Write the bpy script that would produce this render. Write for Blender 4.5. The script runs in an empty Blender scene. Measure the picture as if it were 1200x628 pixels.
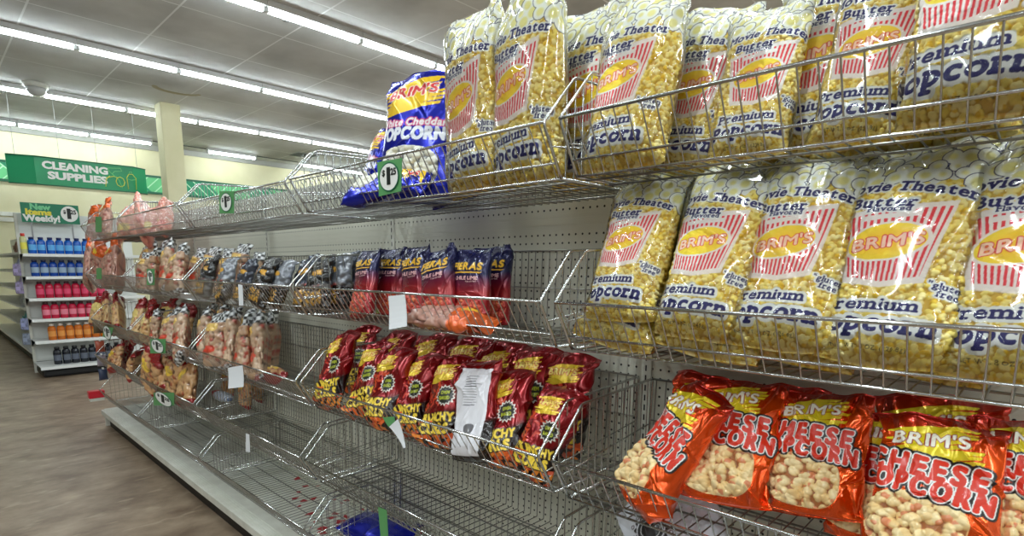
import bpy, bmesh, math, random
import numpy as np
from mathutils import Vector, Matrix
R = math.radians
C = bpy.context.scene.collection

# ------------------------------------------------------------------ camera geometry
F, YAW, PITCH, ROLL, CY, EYE = 653.4, R(46.642), R(-9.407), R(0.3217), 421.3, 1.36
def cam_axes():
    f = Vector((-math.cos(YAW)*math.cos(PITCH), math.sin(YAW)*math.cos(PITCH), math.sin(PITCH)))
    r = f.cross(Vector((0, 0, 1))).normalized(); u = r.cross(f)
    return (math.cos(ROLL)*r + math.sin(ROLL)*u, -math.sin(ROLL)*r + math.cos(ROLL)*u, f)
CR, CU, CF = cam_axes()
def ray(u, v): return CF*F + CR*(u-600) - CU*(v-CY)
def at(u, v, x=None, y=None, z=None):
    d = ray(u, v)
    k = x/d.x if x is not None else (y/d.y if y is not None else (z-EYE)/d.z)
    return d*k + Vector((0, 0, EYE))
cam = bpy.data.objects.new('camera', bpy.data.cameras.new('camera')); C.objects.link(cam)
M = Matrix((CR, CU, -CF)).transposed().to_4x4(); M.translation = (0, 0, EYE)
cam.matrix_world = M
cam.data.sensor_width = 36; cam.data.sensor_fit = 'HORIZONTAL'; cam.data.lens = F/1200*36
cam.data.shift_y = (CY-314)/1200; cam.data.clip_start = .02
bpy.context.scene.camera = cam

# ------------------------------------------------------------------ helpers
def lin(c):
    c = np.asarray(c, float)/255.
    return np.where(c <= .04045, c/12.92, ((c+.055)/1.055)**2.4)
def rgb(*c): return tuple(float(x) for x in lin(c)) + (1.,)
def tag(o, label=None, cat=None, group=None, kind=None):
    if label: o['label'] = label
    if cat: o['category'] = cat
    if group: o['group'] = group
    if kind: o['kind'] = kind
    return o
def empty(name, loc=(0, 0, 0), rz=0):
    o = bpy.data.objects.new(name, None); C.objects.link(o); o.location = loc; o.rotation_euler.z = rz
    o.empty_display_size = .05
    return o
def link(name, me, parent=None, mats=()):
    o = bpy.data.objects.new(name, me); C.objects.link(o)
    for m in mats: me.materials.append(m)
    if parent: o.parent = parent
    return o
def copy_tree(o, parent=None):
    c = o.copy(); C.objects.link(c)
    if parent: c.parent = parent
    for ch in list(o.children): copy_tree(ch, c)
    return c
class MB:
    def __init__(s): s.v = []; s.f = []; s.m = []; s.sm = []
    def add(s, vs, fs, m=0, sm=False):
        n = len(s.v); s.v += [tuple(p) for p in vs]
        for f in fs: s.f.append([n+i for i in f]); s.m.append(m); s.sm.append(sm)
    def box(s, a, b, m=0):
        x0, y0, z0 = a; x1, y1, z1 = b
        s.add([(x0,y0,z0),(x1,y0,z0),(x1,y1,z0),(x0,y1,z0),(x0,y0,z1),(x1,y0,z1),(x1,y1,z1),(x0,y1,z1)],
              [(0,3,2,1),(4,5,6,7),(0,1,5,4),(1,2,6,5),(2,3,7,6),(3,0,4,7)], m)
    def tube(s, pts, r, n=6, m=0, cap=True):
        pts = [Vector(p) for p in pts]; vs = []; k = len(pts)
        ref = None
        for i, p in enumerate(pts):
            d = ((pts[min(i+1, k-1)]-p).normalized() + (p-pts[max(i-1, 0)]).normalized())
            if i == 0: d = pts[1]-p
            if i == k-1: d = p-pts[i-1]
            d.normalize()
            if ref is None: ref = Vector((0, 0, 1)) if abs(d.z) < .9 else Vector((1, 0, 0))
            a = d.cross(ref)
            if a.length < 1e-4: ref = Vector((1, 0, 0)) if abs(d.x) < .9 else Vector((0, 1, 0)); a = d.cross(ref)
            a.normalize(); b = a.cross(d)
            ref = b.cross(a)*0 + b
            for j in range(n):
                t = 2*math.pi*j/n; vs.append(p + (a*math.cos(t) + b*math.sin(t))*r)
        fs = []
        for i in range(k-1):
            for j in range(n):
                fs.append((i*n+j, i*n+(j+1) % n, (i+1)*n+(j+1) % n, (i+1)*n+j))
        if cap: fs += [tuple(range(n))[::-1], tuple(range((k-1)*n, k*n))]
        s.add(vs, fs, m, True)
    def lathe(s, prof, n=16, m=0, c=(0, 0, 0)):
        vs = []
        for r_, z in prof:
            for j in range(n):
                t = 2*math.pi*j/n; vs.append((c[0]+r_*math.cos(t), c[1]+r_*math.sin(t), c[2]+z))
        fs = [(i*n+j, i*n+(j+1) % n, (i+1)*n+(j+1) % n, (i+1)*n+j) for i in range(len(prof)-1) for j in range(n)]
        fs += [tuple(range(n))[::-1], tuple(range((len(prof)-1)*n, len(prof)*n))]
        s.add(vs, fs, m, True)
    def mesh(s, name):
        me = bpy.data.meshes.new(name); me.from_pydata(s.v, [], s.f)
        me.polygons.foreach_set('material_index', s.m); me.polygons.foreach_set('use_smooth', s.sm)
        me.update(); return me
    def build(s, name, mats, parent=None, bevel=0):
        if not isinstance(mats, (list, tuple)): mats = [mats]
        o = link(name, s.mesh(name), parent, mats)
        if bevel:
            b = o.modifiers.new('bevel', 'BEVEL'); b.width = bevel; b.segments = 2; b.limit_method = 'ANGLE'
        return o

# ------------------------------------------------------------------ materials
def mat(name, col=(.8, .8, .8, 1), rough=.5, metal=0, coat=0, emit=None, es=1, spec=.5):
    m = bpy.data.materials.new(name); m.use_nodes = True
    b = m.node_tree.nodes['Principled BSDF']
    b.inputs['Base Color'].default_value = col; b.inputs['Roughness'].default_value = rough
    b.inputs['Metallic'].default_value = metal; b.inputs['Coat Weight'].default_value = coat
    b.inputs['Coat Roughness'].default_value = .1; b.inputs['Specular IOR Level'].default_value = spec
    if emit: b.inputs['Emission Color'].default_value = emit; b.inputs['Emission Strength'].default_value = es
    return m
def nodes(m): return m.node_tree.nodes, m.node_tree.links, m.node_tree.nodes['Principled BSDF']
def noise_col(m, c1, c2, scale=5, mapping=(1, 1, 1), detail=4, lo=.35, hi=.65, bump=0, bscale=None, rough=.6):
    N, L, B = nodes(m)
    tc = N.new('ShaderNodeTexCoord'); mp = N.new('ShaderNodeMapping'); mp.inputs['Scale'].default_value = mapping
    L.new(tc.outputs['Object'], mp.inputs['Vector'])
    n = N.new('ShaderNodeTexNoise'); n.inputs['Scale'].default_value = scale; n.inputs['Detail'].default_value = detail
    n.inputs['Roughness'].default_value = rough
    L.new(mp.outputs[0], n.inputs['Vector'])
    r = N.new('ShaderNodeValToRGB'); r.color_ramp.elements[0].position = lo; r.color_ramp.elements[1].position = hi
    r.color_ramp.elements[0].color = c1; r.color_ramp.elements[1].color = c2
    L.new(n.outputs['Fac'], r.inputs[0]); L.new(r.outputs[0], B.inputs['Base Color'])
    if bump:
        b = N.new('ShaderNodeBump'); b.inputs['Strength'].default_value = bump; b.inputs['Distance'].default_value = .01
        L.new(n.outputs['Fac'], b.inputs['Height']); L.new(b.outputs[0], B.inputs['Normal'])
    return r, mp, n
def math_node(N, L, op, a, b=None, c=None):
    n = N.new('ShaderNodeMath'); n.operation = op
    for i, x in enumerate((a, b, c)):
        if x is None: continue
        if isinstance(x, (int, float)): n.inputs[i].default_value = x
        else: L.new(x, n.inputs[i])
    return n.outputs[0]

CHROME = mat('chrome_wire', rgb(200, 202, 202), .2, 1)
DARKWIRE = mat('worn_wire', rgb(150, 149, 144), .32, 1)
ENAMEL = mat('white_enamel', rgb(214, 214, 202), .4)
noise_col(ENAMEL, rgb(205, 204, 192), rgb(226, 226, 216), 6)
WALLM = mat('cream_paint', rgb(222, 216, 178), .8)
noise_col(WALLM, rgb(218, 212, 172), rgb(226, 220, 184), 1.5)
WALLG = mat('grey_paint', rgb(176, 176, 172), .8)
BLACK = mat('black_kick', rgb(22, 22, 24), .5)
PAPER = mat('white_paper', rgb(232, 234, 238), .8)
GREENTAG = mat('green_card', rgb(92, 158, 96), .5)
WHITEM = mat('white_print', rgb(240, 240, 236), .5)
BLACKINK = mat('black_print', rgb(18, 26, 24), .5)
GREEN = mat('sign_green', rgb(10, 150, 95), .35)
DGREEN = mat('dark_green', rgb(8, 98, 66), .4)
LGREEN = mat('light_green', rgb(108, 205, 128), .5)
YELLOW = mat('sign_yellow', rgb(232, 220, 72), .5)
STEEL = mat('galvanised', rgb(150, 150, 150), .5, .6)
TUBEM = mat('lit_tube', (1, 1, 1, 1), .5, emit=(.86, .97, 1., 1), es=33)

def pegboard():
    m = mat('pegboard', rgb(206, 205, 190), .55); N, L, B = nodes(m)
    tc = N.new('ShaderNodeTexCoord'); sp = N.new('ShaderNodeSeparateXYZ'); L.new(tc.outputs['Object'], sp.inputs[0])
    def cell(o, off):
        a = math_node(N, L, 'ADD', o, off); a = math_node(N, L, 'DIVIDE', a, .0254)
        a = math_node(N, L, 'FRACT', a); return math_node(N, L, 'SUBTRACT', a, .5)
    cx = cell(sp.outputs['X'], 50.8); cz = cell(sp.outputs['Z'], 2.54)
    d = math_node(N, L, 'SQRT', math_node(N, L, 'ADD', math_node(N, L, 'POWER', cx, 2), math_node(N, L, 'POWER', cz, 2)))
    hole = math_node(N, L, 'LESS_THAN', d, .135)
    # blank rails every third of the panel
    zz = math_node(N, L, 'FRACT', math_node(N, L, 'DIVIDE', math_node(N, L, 'ADD', sp.outputs['Z'], 4.572-1.473), .0762*5))
    blank = math_node(N, L, 'LESS_THAN', zz, .1333)
    hole = math_node(N, L, 'MULTIPLY', hole, math_node(N, L, 'SUBTRACT', 1, blank))
    n = N.new('ShaderNodeTexNoise'); n.inputs['Scale'].default_value = 3; n.inputs['Detail'].default_value = 5
    r = N.new('ShaderNodeValToRGB'); r.color_ramp.elements[0].color = rgb(198, 197, 180); r.color_ramp.elements[1].color = rgb(220, 219, 206)
    L.new(n.outputs['Fac'], r.inputs[0])
    mx = N.new('ShaderNodeMix'); mx.data_type = 'RGBA'; L.new(hole, mx.inputs[0]); L.new(r.outputs[0], mx.inputs[6])
    mx.inputs[7].default_value = rgb(22, 21, 18); L.new(mx.outputs[2], B.inputs['Base Color'])
    edge = math_node(N, L, 'LESS_THAN', math_node(N, L, 'ABSOLUTE', math_node(N, L, 'SUBTRACT', zz, .1333*.78)), .006)
    e2 = math_node(N, L, 'LESS_THAN', math_node(N, L, 'ABSOLUTE', math_node(N, L, 'SUBTRACT', zz, .04)), .006)
    h = math_node(N, L, 'ADD', math_node(N, L, 'MULTIPLY', blank, 1.), math_node(N, L, 'MULTIPLY', math_node(N, L, 'ADD', edge, e2), -1.5))
    bp = N.new('ShaderNodeBump'); bp.inputs['Strength'].default_value = .7; bp.inputs['Distance'].default_value = .004
    L.new(h, bp.inputs['Height']); L.new(bp.outputs[0], B.inputs['Normal'])
    return m
PEG = pegboard()

# ------------------------------------------------------------------ the room
ZC = EYE + 2.953
def plane(name, a, b, c, d, m, kind='structure'):
    mb = MB(); mb.add([a, b, c, d], [(0, 1, 2, 3)])
    o = mb.build(name, m); tag(o, kind=kind); return o
XF, XN, YL, YR = -16.6, 6., -11., 14.
fl = mat('vinyl_floor', rgb(120, 106, 93), .45)
r_, mp_, n_ = noise_col(fl, rgb(112, 93, 76), rgb(166, 146, 124), 4.2, (1.25, .8, 1), 7, .34, .7, rough=.62)
N, L, B = nodes(fl)
n2 = N.new('ShaderNodeTexNoise'); n2.inputs['Scale'].default_value = 7; n2.inputs['Detail'].default_value = 3
mp2 = N.new('ShaderNodeMapping'); mp2.inputs['Scale'].default_value = (2.2, .7, 1); mp2.inputs['Rotation'].default_value = (0, 0, .5)
tc2 = N.new('ShaderNodeTexCoord'); L.new(tc2.outputs['Object'], mp2.inputs[0]); L.new(mp2.outputs[0], n2.inputs['Vector'])
rr = N.new('ShaderNodeValToRGB'); rr.color_ramp.elements[0].position = .6; rr.color_ramp.elements[1].position = .68
L.new(n2.outputs['Fac'], rr.inputs[0])
mx = N.new('ShaderNodeMix'); mx.data_type = 'RGBA'; L.new(math_node(N, L, 'MULTIPLY', rr.outputs[0], .5), mx.inputs[0]); L.new(r_.outputs[0], mx.inputs[6])
mx.inputs[7].default_value = rgb(184, 166, 142); L.new(mx.outputs[2], B.inputs['Base Color'])
tag(plane('floor', (XF, YL, 0), (XN, YL, 0), (XN, YR, 0), (XF, YR, 0), fl))
def ceil_mat():
    m = mat('ceiling_tile', rgb(205, 206, 205), .9); N, L, B = nodes(m)
    tc = N.new('ShaderNodeTexCoord'); sp = N.new('ShaderNodeSeparateXYZ'); L.new(tc.outputs['Object'], sp.inputs[0])
    def ln(o, off, per, w):
        a = math_node(N, L, 'FRACT', math_node(N, L, 'DIVIDE', math_node(N, L, 'ADD', o, off), per))
        return math_node(N, L, 'LESS_THAN', a, w/per)
    lx = ln(sp.outputs['X'], 100*.6096+.3, 1.2192, .022); ly = ln(sp.outputs['Y'], 100*.6096, 1.2192, .022)
    f = math_node(N, L, 'MAXIMUM', lx, ly)
    n = N.new('ShaderNodeTexNoise'); n.inputs['Scale'].default_value = .9; n.inputs['Detail'].default_value = 4
    L.new(tc.outputs['Object'], n.inputs['Vector'])
    r = N.new('ShaderNodeValToRGB'); r.color_ramp.elements[0].color = rgb(176, 176, 174); r.color_ramp.elements[1].color = rgb(212, 213, 212)
    r.color_ramp.elements[0].position = .3; r.color_ramp.elements[1].position = .6
    L.new(n.outputs['Fac'], r.inputs[0])
    mx = N.new('ShaderNodeMix'); mx.data_type = 'RGBA'; L.new(f, mx.inputs[0]); L.new(r.outputs[0], mx.inputs[6])
    mx.inputs[7].default_value = rgb(236, 238, 238); L.new(mx.outputs[2], B.inputs['Base Color'])
    return m
CEIL = ceil_mat()
plane('ceiling', (XF, YL, ZC), (XF, YR, ZC), (XN, YR, ZC), (XN, YL, ZC), CEIL)
plane('wall_far', (XF, YL, 0), (XF, YR, 0), (XF, YR, ZC), (XF, YL, ZC), WALLM)
plane('wall_near', (XN, YR, 0), (XN, YL, 0), (XN, YL, ZC), (XN, YR, ZC), WALLG)
plane('wall_right', (XF, YR, 0), (XN, YR, 0), (XN, YR, ZC), (XF, YR, ZC), WALLG)
plane('wall_left', (XN, YL, 0), (XF, YL, 0), (XF, YL, ZC), (XN, YL, ZC), WALLG)
cb = MB(); cb.box((-12.45, 3.42, 0), (-12.1, 3.75, ZC-.002)); tag(cb.build('column', WALLM, bevel=.01), kind='structure')
# water stain on the ceiling next to the column
stain = MB(); cpt = at(204, 108, z=ZC)
vs = []
for i in range(25):
    t = math.pi*(1.0 + i/24.); w = .05+.09*math.sin(math.pi*i/24)**.6
    for s_ in (-1, 1): vs.append((cpt.x+(.26+s_*w*.5)*math.sin(t)*.9+.2, cpt.y-(.34+s_*w*.5)*math.cos(t), ZC-.003))
stain.add(vs, [(2*i, 2*i+2, 2*i+3, 2*i+1) for i in range(24)])
stm = mat('water_stain', rgb(176, 168, 140), .9)
tag(stain.build('trim_stain', stm), kind='structure')

# unseen shelving across the aisle, added to block low light on the lower shelves
op = MB(); op.box((-5.6, -1.72, .0), (2.6, -1.62, 1.8)); op.box((-5.6, -1.62, .0), (2.6, -1.17, .16))
for z in (.5, .82, 1.14, 1.46): op.box((-5.6, -1.62, z-.03), (2.6, -1.22, z))
for z in (.16, .5, .82, 1.14, 1.46): op.box((-5.55, -1.60, z), (2.55, -1.27, z+.22), 1)
tag(op.build('unseen_shelving_blocker', [ENAMEL, mat('blocker_goods', rgb(112, 96, 84), .6)]), kind='structure')
# strip lights: rows run along y; 4 ft tubes
ROWS = [(-6.757, 1.839), (-9.751, 1.821), (-12.833, 1.835), (-15.863, 1.796)]
hm = MB(); hm.box((-.065, -.607, -.022), (.065, .607, .05)); hmesh = hm
tm = MB(); tm.tube([(0, -.575, -.043), (0, .575, -.043)], .033, 12); 
HOUSE = mat('fixture_paint', rgb(214, 216, 216), .45)
proto = empty('strip_light'); hmesh.build('housing', HOUSE, proto); tm.build('tube', TUBEM, proto); [ (lambda e: (e.box((-.028, s_*.592-.015, -.072), (.028, s_*.592+.015, -.022)), e.build('end_cap', HOUSE, proto)))(MB()) for s_ in (-1, 1)]
ordn = ['first', 'second', 'third', 'fourth', 'fifth', 'sixth', 'seventh', 'eighth', 'ninth', 'tenth', 'eleventh', 'twelfth', 'thirteenth', 'fourteenth', 'fifteenth', 'sixteenth', 'seventeenth', 'eighteenth', 'nineteenth', 'twentieth'] + ['%dth' % k for k in range(21, 60)]
spans = [(-1, 6), (-1, 8), (-1, 9), (-1, 10)]
rown = ['nearest visible', 'second nearest', 'third nearest', 'farthest']
usedl = False
for k, (x, y0) in enumerate(ROWS):
    i0 = [0, -1, -1, -1][k]; i1 = [5, 7, 8, 9][k]
    for n, i in enumerate(range(i0, i1)):
        if k == 3 and i in (2, 4): continue
        o = proto if not usedl else copy_tree(proto); usedl = True
        o.location = (x, y0+(i+.5)*1.22, ZC-.051)
        tag(o, f'{ordn[n]} lit fluorescent tube fixture from the left in the {rown[k]} ceiling row', 'ceiling light', 'strip lights on the ceiling')
# dark strip on the ceiling standing in for the shadow line of each row
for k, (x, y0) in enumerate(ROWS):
    rb = MB(); rb.box((x-.135, YL+.01, ZC-.02), (x-.10, YR-.01, ZC-.001)); tag(rb.build('trim_%d' % (k+1), mat('shadow_strip', rgb(92, 94, 98), .6)), kind='structure')
for i, x in enumerate((-3.75, -.72, 2.3, 4.9)):
    ld = bpy.data.lights.new('aisle_light', 'AREA'); ld.shape = 'RECTANGLE'; ld.size = .08; ld.size_y = 22; ld.energy = 345; ld.color = (.87, .975, 1)
    lo = bpy.data.objects.new('aisle_light', ld); C.objects.link(lo); lo.location = (x, 1, ZC-.12)

# ------------------------------------------------------------------ gondola shelving
X0, L_ = -.7862, 1.22
YF, YB = .943, 1.395
Z_RIM = {5: 1.663, 4: 1.285, 3: .927, 2: .625, 1: .327}
SEC = ['nearest section', 'second nearest section', 'middle section', 'fourth nearest section', 'farthest section']
LEV = {5: 'top level', 4: 'second level', 3: 'middle level', 2: 'fourth level', 1: 'lowest level'}
def secx(k): return X0 + L_/2 - k*L_    # centre of section k (0 nearest)
for k in range(5):
    cx = secx(k); root = empty('gondola_section', (cx, YB, 0))
    tag(root, f'white pegboard gondola shelving unit, {SEC[k]} of the snack aisle run', 'shelving', 'gondola sections of the snack aisle')
    b = MB(); b.box((-.597, 0, .15), (.597, .012, 1.735)); b.build('pegboard_panel', PEG, root)
    b = MB(); b.box((-.597, .0125, .0), (.597, .09, 1.73)); b.build('core_panel', ENAMEL, root)
    b = MB()
    for s_ in ((-1, 1) if k == 4 else (1,)):
        b = MB(); x = s_*.61
        b.box((x-.0125, -.006, .0), (x+.0125, .09, 1.745))
        for q in range(58):   # slots
            b.box((x-.004-.002, -.0066, .1+q*.0286), (x-.004+.0025, -.0059, .1+q*.0286+.017), 1)
        b.build('upright', [ENAMEL, BLACK], root)
    b = MB(); b.box((-.597, -.452, .113), (.622, 0, .153)); 
    for q in range(5): b.box((-.596, -.44+q*.013, .1528), (.621, -.4355+q*.013, .1552))
    b.build('base_deck', ENAMEL, root, .003)
    b = MB(); b.box((-.597, -.40, .001), (.622, -.385, .112)); b.build('kick_plate', BLACK, root)
    b = MB(); b.box((-.597, .0, 1.736), (.597, .09, 1.75)); b.build('top_cap', ENAMEL, root)
    if k == 4:
        b = MB(); b.box((-.645, -.425, .0), (-.623, .09, .15)); b.build('end_foot', ENAMEL, root, .004)
        b = MB(); b.box((-.645, .0, .151), (-.623, .09, 1.74)); b.build('end_cover', ENAMEL, root, .004)

# one wire basket shelf: five parts, shared by all 25
def arc_path(pts, r=.012):
    out = [Vector(pts[0])]
    for i in range(1, len(pts)-1):
        a, p, c = Vector(pts[i-1]), Vector(pts[i]), Vector(pts[i+1])
        d1 = (a-p).normalized(); d2 = (c-p).normalized()
        out += [p+d1*r, p+d1*r*.3+d2*r*.3, p+d2*r]
    return out + [Vector(pts[-1])]
HW = .588
PROF = [(0, 0), (.047, -.077), (.066, -.108)]      # (y, z) from the front rim
def make_basket(back=True):
    root = empty('wire_basket_shelf')
    f = MB()
    n = 39
    for i in range(n+1):
        x = -HW + .012 + (2*HW-.024)*i/n
        f.tube([(x, 0, 0), (x, .047, -.077), (x, .066, -.108)], .0016, 5, cap=False)
    for (y, z), r in zip(PROF, (.0036, .0028, .0028)): f.tube([(-HW, y, z), (HW, y, z)], r, 7)
    f.build('front_panel', CHROME, root)
    f = MB()
    for i in range(n+1):
        x = -HW + .012 + (2*HW-.024)*i/n
        f.tube([(x, .066, -.1095), (x, .43, -.1095)], .0016, 5, cap=False)
    for y in (.10, .19, .28, .37): f.tube([(-HW, y, -.1125), (HW, y, -.1125)], .0026, 6)
    f.build('floor_grid', DARKWIRE, root)
    f = MB()
    for i in range(n+1):
        x = -HW + .012 + (2*HW-.024)*i/n
        f.tube([(x, .43, -.1095), (x, .441, .125)], .0016, 5, cap=False)
    f.tube([(-HW, .441, .127), (HW, .441, .127)], .003, 6); f.tube([(-HW, .436, .01), (HW, .436, .01)], .002, 6)
    f.build('back_panel', DARKWIRE, root)
    for s_ in (-1, 1):
        f = MB(); x = s_*HW
        f.tube(arc_path([(x, .066, -.108), (x, .047, -.077), (x, .001, 0), (x, .108, .113), (x, .441, .128), (x, .43, -.108), (x, .066, -.108)], .01), .0036, 7)
        for q in range(12):
            y = .08 + q*.0305; top = min(.113, (y-.0)*1.05) if y < .108 else .113+(y-.108)*.045
            f.tube([(x, y, -.108), (x, y, top)], .0016, 5, cap=False)
        f.tube([(x, .03, -.045), (x, .44, .0)], .002, 5)
        o = f.build('side_panel', CHROME, root)
    return root
bp = make_basket(); used = False
BASK = {}
for lev in (5, 4, 3, 2, 1):
    for k in range(5):
        o = copy_tree(bp) if used else bp; used = True
        dz = {(4, 3): .0, (5, 2): -.003}.get((lev, k), 0)
        o.location = (secx(k), YF if lev != 5 else YF+.004, Z_RIM[lev]+dz)
        tag(o, f'chrome wire basket shelf on the {LEV[lev]} of the {SEC[k]}', 'wire basket', 'wire basket shelves of the snack aisle')
# ------------------------------------------------------------------ printed art: masks drawn on a canvas in bag coordinates
RES = .0005
class Art:
    def __init__(s, x0, x1, H, base, metal=0., res=RES):
        s.x0, s.x1, s.H, s.res = x0, x1, H, res
        s.w = int((x1-x0)/res); s.h = int(H/res)
        s.a = np.empty((s.h, s.w, 4)); s.a[..., :3] = lin(base); s.a[..., 3] = metal
        s.X, s.Y = np.meshgrid(x0+(np.arange(s.w)+.5)*res, (np.arange(s.h)+.5)*res)   # x, y up in metres
        s.relief = np.zeros((s.h, s.w))
    def fill(s, m, col, metal=0.):
        m = np.clip(m, 0, 1)[..., None]
        s.a = s.a*(1-m) + m*np.append(lin(col), metal)
    def poly(s, pts):
        pts = np.asarray(pts, float); out = np.zeros((s.h, s.w))
        lo = pts.min(0); hi = pts.max(0)
        i0 = max(0, int((lo[0]-s.x0)/s.res)-1); i1 = min(s.w, int((hi[0]-s.x0)/s.res)+2)
        j0 = max(0, int(lo[1]/s.res)-1); j1 = min(s.h, int(hi[1]/s.res)+2)
        if i1 <= i0 or j1 <= j0: return out
        X = s.X[j0:j1, i0:i1]; Y = s.Y[j0:j1, i0:i1]; ins = np.zeros(X.shape, bool)
        n = len(pts)
        for k in range(n):
            xa, ya = pts[k]; xb, yb = pts[(k+1) % n]
            if ya == yb: continue
            c = ((Y >= min(ya, yb)) & (Y < max(ya, yb)) & (X < (xb-xa)*(Y-ya)/(yb-ya)+xa)); ins ^= c
        out[j0:j1, i0:i1] = ins; return out
    def tris(s, V, T):
        out = np.zeros((s.h, s.w))
        P = np.stack([(V[:, 0]-s.x0)/s.res-.5, V[:, 1]/s.res-.5], 1)
        for t in T:
            a, b, c = P[t[0]], P[t[1]], P[t[2]]
            i0 = max(0, int(min(a[0], b[0], c[0]))); i1 = min(s.w, int(max(a[0], b[0], c[0]))+2)
            j0 = max(0, int(min(a[1], b[1], c[1]))); j1 = min(s.h, int(max(a[1], b[1], c[1]))+2)
            if i1 <= i0 or j1 <= j0: continue
            d = (b[0]-a[0])*(c[1]-a[1])-(b[1]-a[1])*(c[0]-a[0])
            if abs(d) < 1e-9: continue
            x, y = np.meshgrid(np.arange(i0, i1), np.arange(j0, j1))
            w0 = ((b[0]-x)*(c[1]-y)-(b[1]-y)*(c[0]-x))/d; w1 = ((c[0]-x)*(a[1]-y)-(c[1]-y)*(a[0]-x))/d
            out[j0:j1, i0:i1] = np.maximum(out[j0:j1, i0:i1], (w0 >= -.01) & (w1 >= -.01) & (1-w0-w1 >= -.01))
        return out
def dilate(m, r):
    out = m.copy(); r = int(r)
    pad = np.pad(m, r)
    h, w = m.shape
    for dy in range(-r, r+1):
        dx = int(math.sqrt(max(0, r*r-dy*dy)))
        row = pad[r+dy:r+dy+h]
        # horizontal running maximum by doubling
        cur = row; n = 1; L2 = 2*dx+1
        acc = row.copy()
        while n*2 <= L2: acc = np.maximum(acc[:, :acc.shape[1]-n], acc[:, n:]); n *= 2
        rest = L2-n
        if rest: acc = np.maximum(acc[:, :acc.shape[1]-rest], acc[:, rest:])
        st = r-dx
        out = np.maximum(out, acc[:, st:st+w])
    return out
def blur(m, r=1):
    for ax in (0, 1):
        acc = m*0; 
        for d in range(-r, r+1): acc = acc + np.roll(m, d, ax)
        m = acc/(2*r+1)
    return m
_gl = {}
def glyph(ch, bold):
    key = (ch, bold)
    if key in _gl: return _gl[key]
    cu = bpy.data.curves.new('g', 'FONT'); cu.body = ch; cu.offset = bold; cu.resolution_u = 5
    o = bpy.data.objects.new('g', cu); C.objects.link(o)
    me = o.to_mesh(); me.calc_loop_triangles()
    V = np.array([v.co[:2] for v in me.vertices]).reshape(-1, 2); T = [tuple(t.vertices) for t in me.loop_triangles]
    o.to_mesh_clear(); bpy.data.objects.remove(o); bpy.data.curves.remove(cu)
    adv = (V[:, 0].max()-V[:, 0].min()) if len(V) else .25
    if len(V): V[:, 0] -= V[:, 0].min()
    _gl[key] = (V, T, adv); return _gl[key]
SLAB = {'r': [(-.2, .75, 0), (-.2, .3, 1)], 'n': [(-.12, .4, 0), (.6, 1.12, 0), (-.12, .2, 1)], 'm': [(-.08, .28, 0), (.36, .64, 0), (.74, 1.08, 0), (-.08, .15, 1)],
        'u': [(-.12, .25, 1), (.6, .9, 1), (.75, 1.12, 0)], 'i': [(-.6, 1.6, 0)], 'P': [(-.14, .5, 0), (-.14, .3, 1)], 'p': [(-.14, .5, -1), (-.14, .2, 1)],
        'h': [(-.12, .4, 0), (.6, 1.12, 0), (-.12, .2, 1)], 'B': [(-.12, .3, 0), (-.12, .3, 1)], 'T': [(.25, .75, 0)], 'F': [(-.14, .55, 0), (-.14, .3, 1)],
        'M': [(-.08, .28, 0), (.72, 1.08, 0), (-.08, .2, 1), (.8, 1.08, 1)], 'v': [(-.15, .35, 1), (.65, 1.15, 1)], 'l': [(-.7, 1.7, 0), (-.7, .5, 1)], 'f': [(-.1, .9, 0)],
        't': [], 'd': [(.7, 1.12, 0), (.5, .9, 1)]}
def text(art, s, cx, cy, h, bold=.02, width=None, slab=False, shear=0., rot=0., arch=0., track=.09, sp=.28):
    """mask of a line of text centred on (cx, cy); h = cap height in metres; arch bends it upward in the middle"""
    Vs = []; Ts = []; x = 0; n = 0; bold0 = bold; bold = 0.; track += 1.3*bold0
    for ch in s:
        if ch == ' ': x += sp; continue
        V, T, adv = glyph(ch, bold)
        V = V.copy(); zz = V.copy()
        y0 = V[:, 1].min(); y1 = V[:, 1].max()
        V[:, 0] += x; Vs.append(V); Ts += [tuple(i+n for i in t) for t in T]; n += len(V)
        if slab:
            for a, b, e in SLAB.get(ch, []):
                base = -bold; th = .07
                if e == 1: yb = (y1-th) if ch not in 'ip' else (.50-th)
                elif e == -1: yb = y0
                else: yb = base
                q = np.array([(x+a*adv, yb), (x+b*adv, yb), (x+b*adv, yb+th), (x+a*adv, yb+th)]); Vs.append(q); Ts += [(n, n+1, n+2), (n, n+2, n+3)]; n += 4
        x += adv+track
    x -= track
    V = np.concatenate(Vs); sc = h/.7
    V[:, 0] -= x/2; V[:, 1] -= .35
    V *= sc
    if width: V[:, 0] *= width/(x*sc)
    hw = (width or x*sc)/2
    V[:, 1] += arch*(1-(V[:, 0]/hw)**2)
    V[:, 0] += shear*V[:, 1]
    c, s_ = math.cos(rot), math.sin(rot)
    V = np.stack([V[:, 0]*c-V[:, 1]*s_+cx, V[:, 0]*s_+V[:, 1]*c+cy], 1)
    m = art.tris(V, Ts); rad = bold0*sc*1.05/art.res
    if rad >= .6: m = dilate(m, max(1, round(rad)))
    return m
def splat_mask(a, rnd, x0, x1, y0, y1, slope=.25, n=7):
    """scribbled brush patch: slanted strokes of uneven length"""
    m = np.zeros((a.h, a.w))
    for i in range(n):
        y = y0+(y1-y0)*(i+.5)/n; t = (y1-y0)/n*.75; xa = x0+rnd.uniform(-.06, .14)*(x1-x0); xb = x1-rnd.uniform(-.06, .14)*(x1-x0)
        dy = slope*(xb-xa)/2
        m = np.maximum(m, a.poly([(xa, y-dy-t*.3), (xa+.2*(xb-xa), y-dy*.6-t), (xb, y+dy-t*.4), (xb+.02*(x1-x0), y+dy+t*.5), (xa+.5*(xb-xa), y+t), (xa, y-dy+t*.2)]))
    return m
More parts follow.
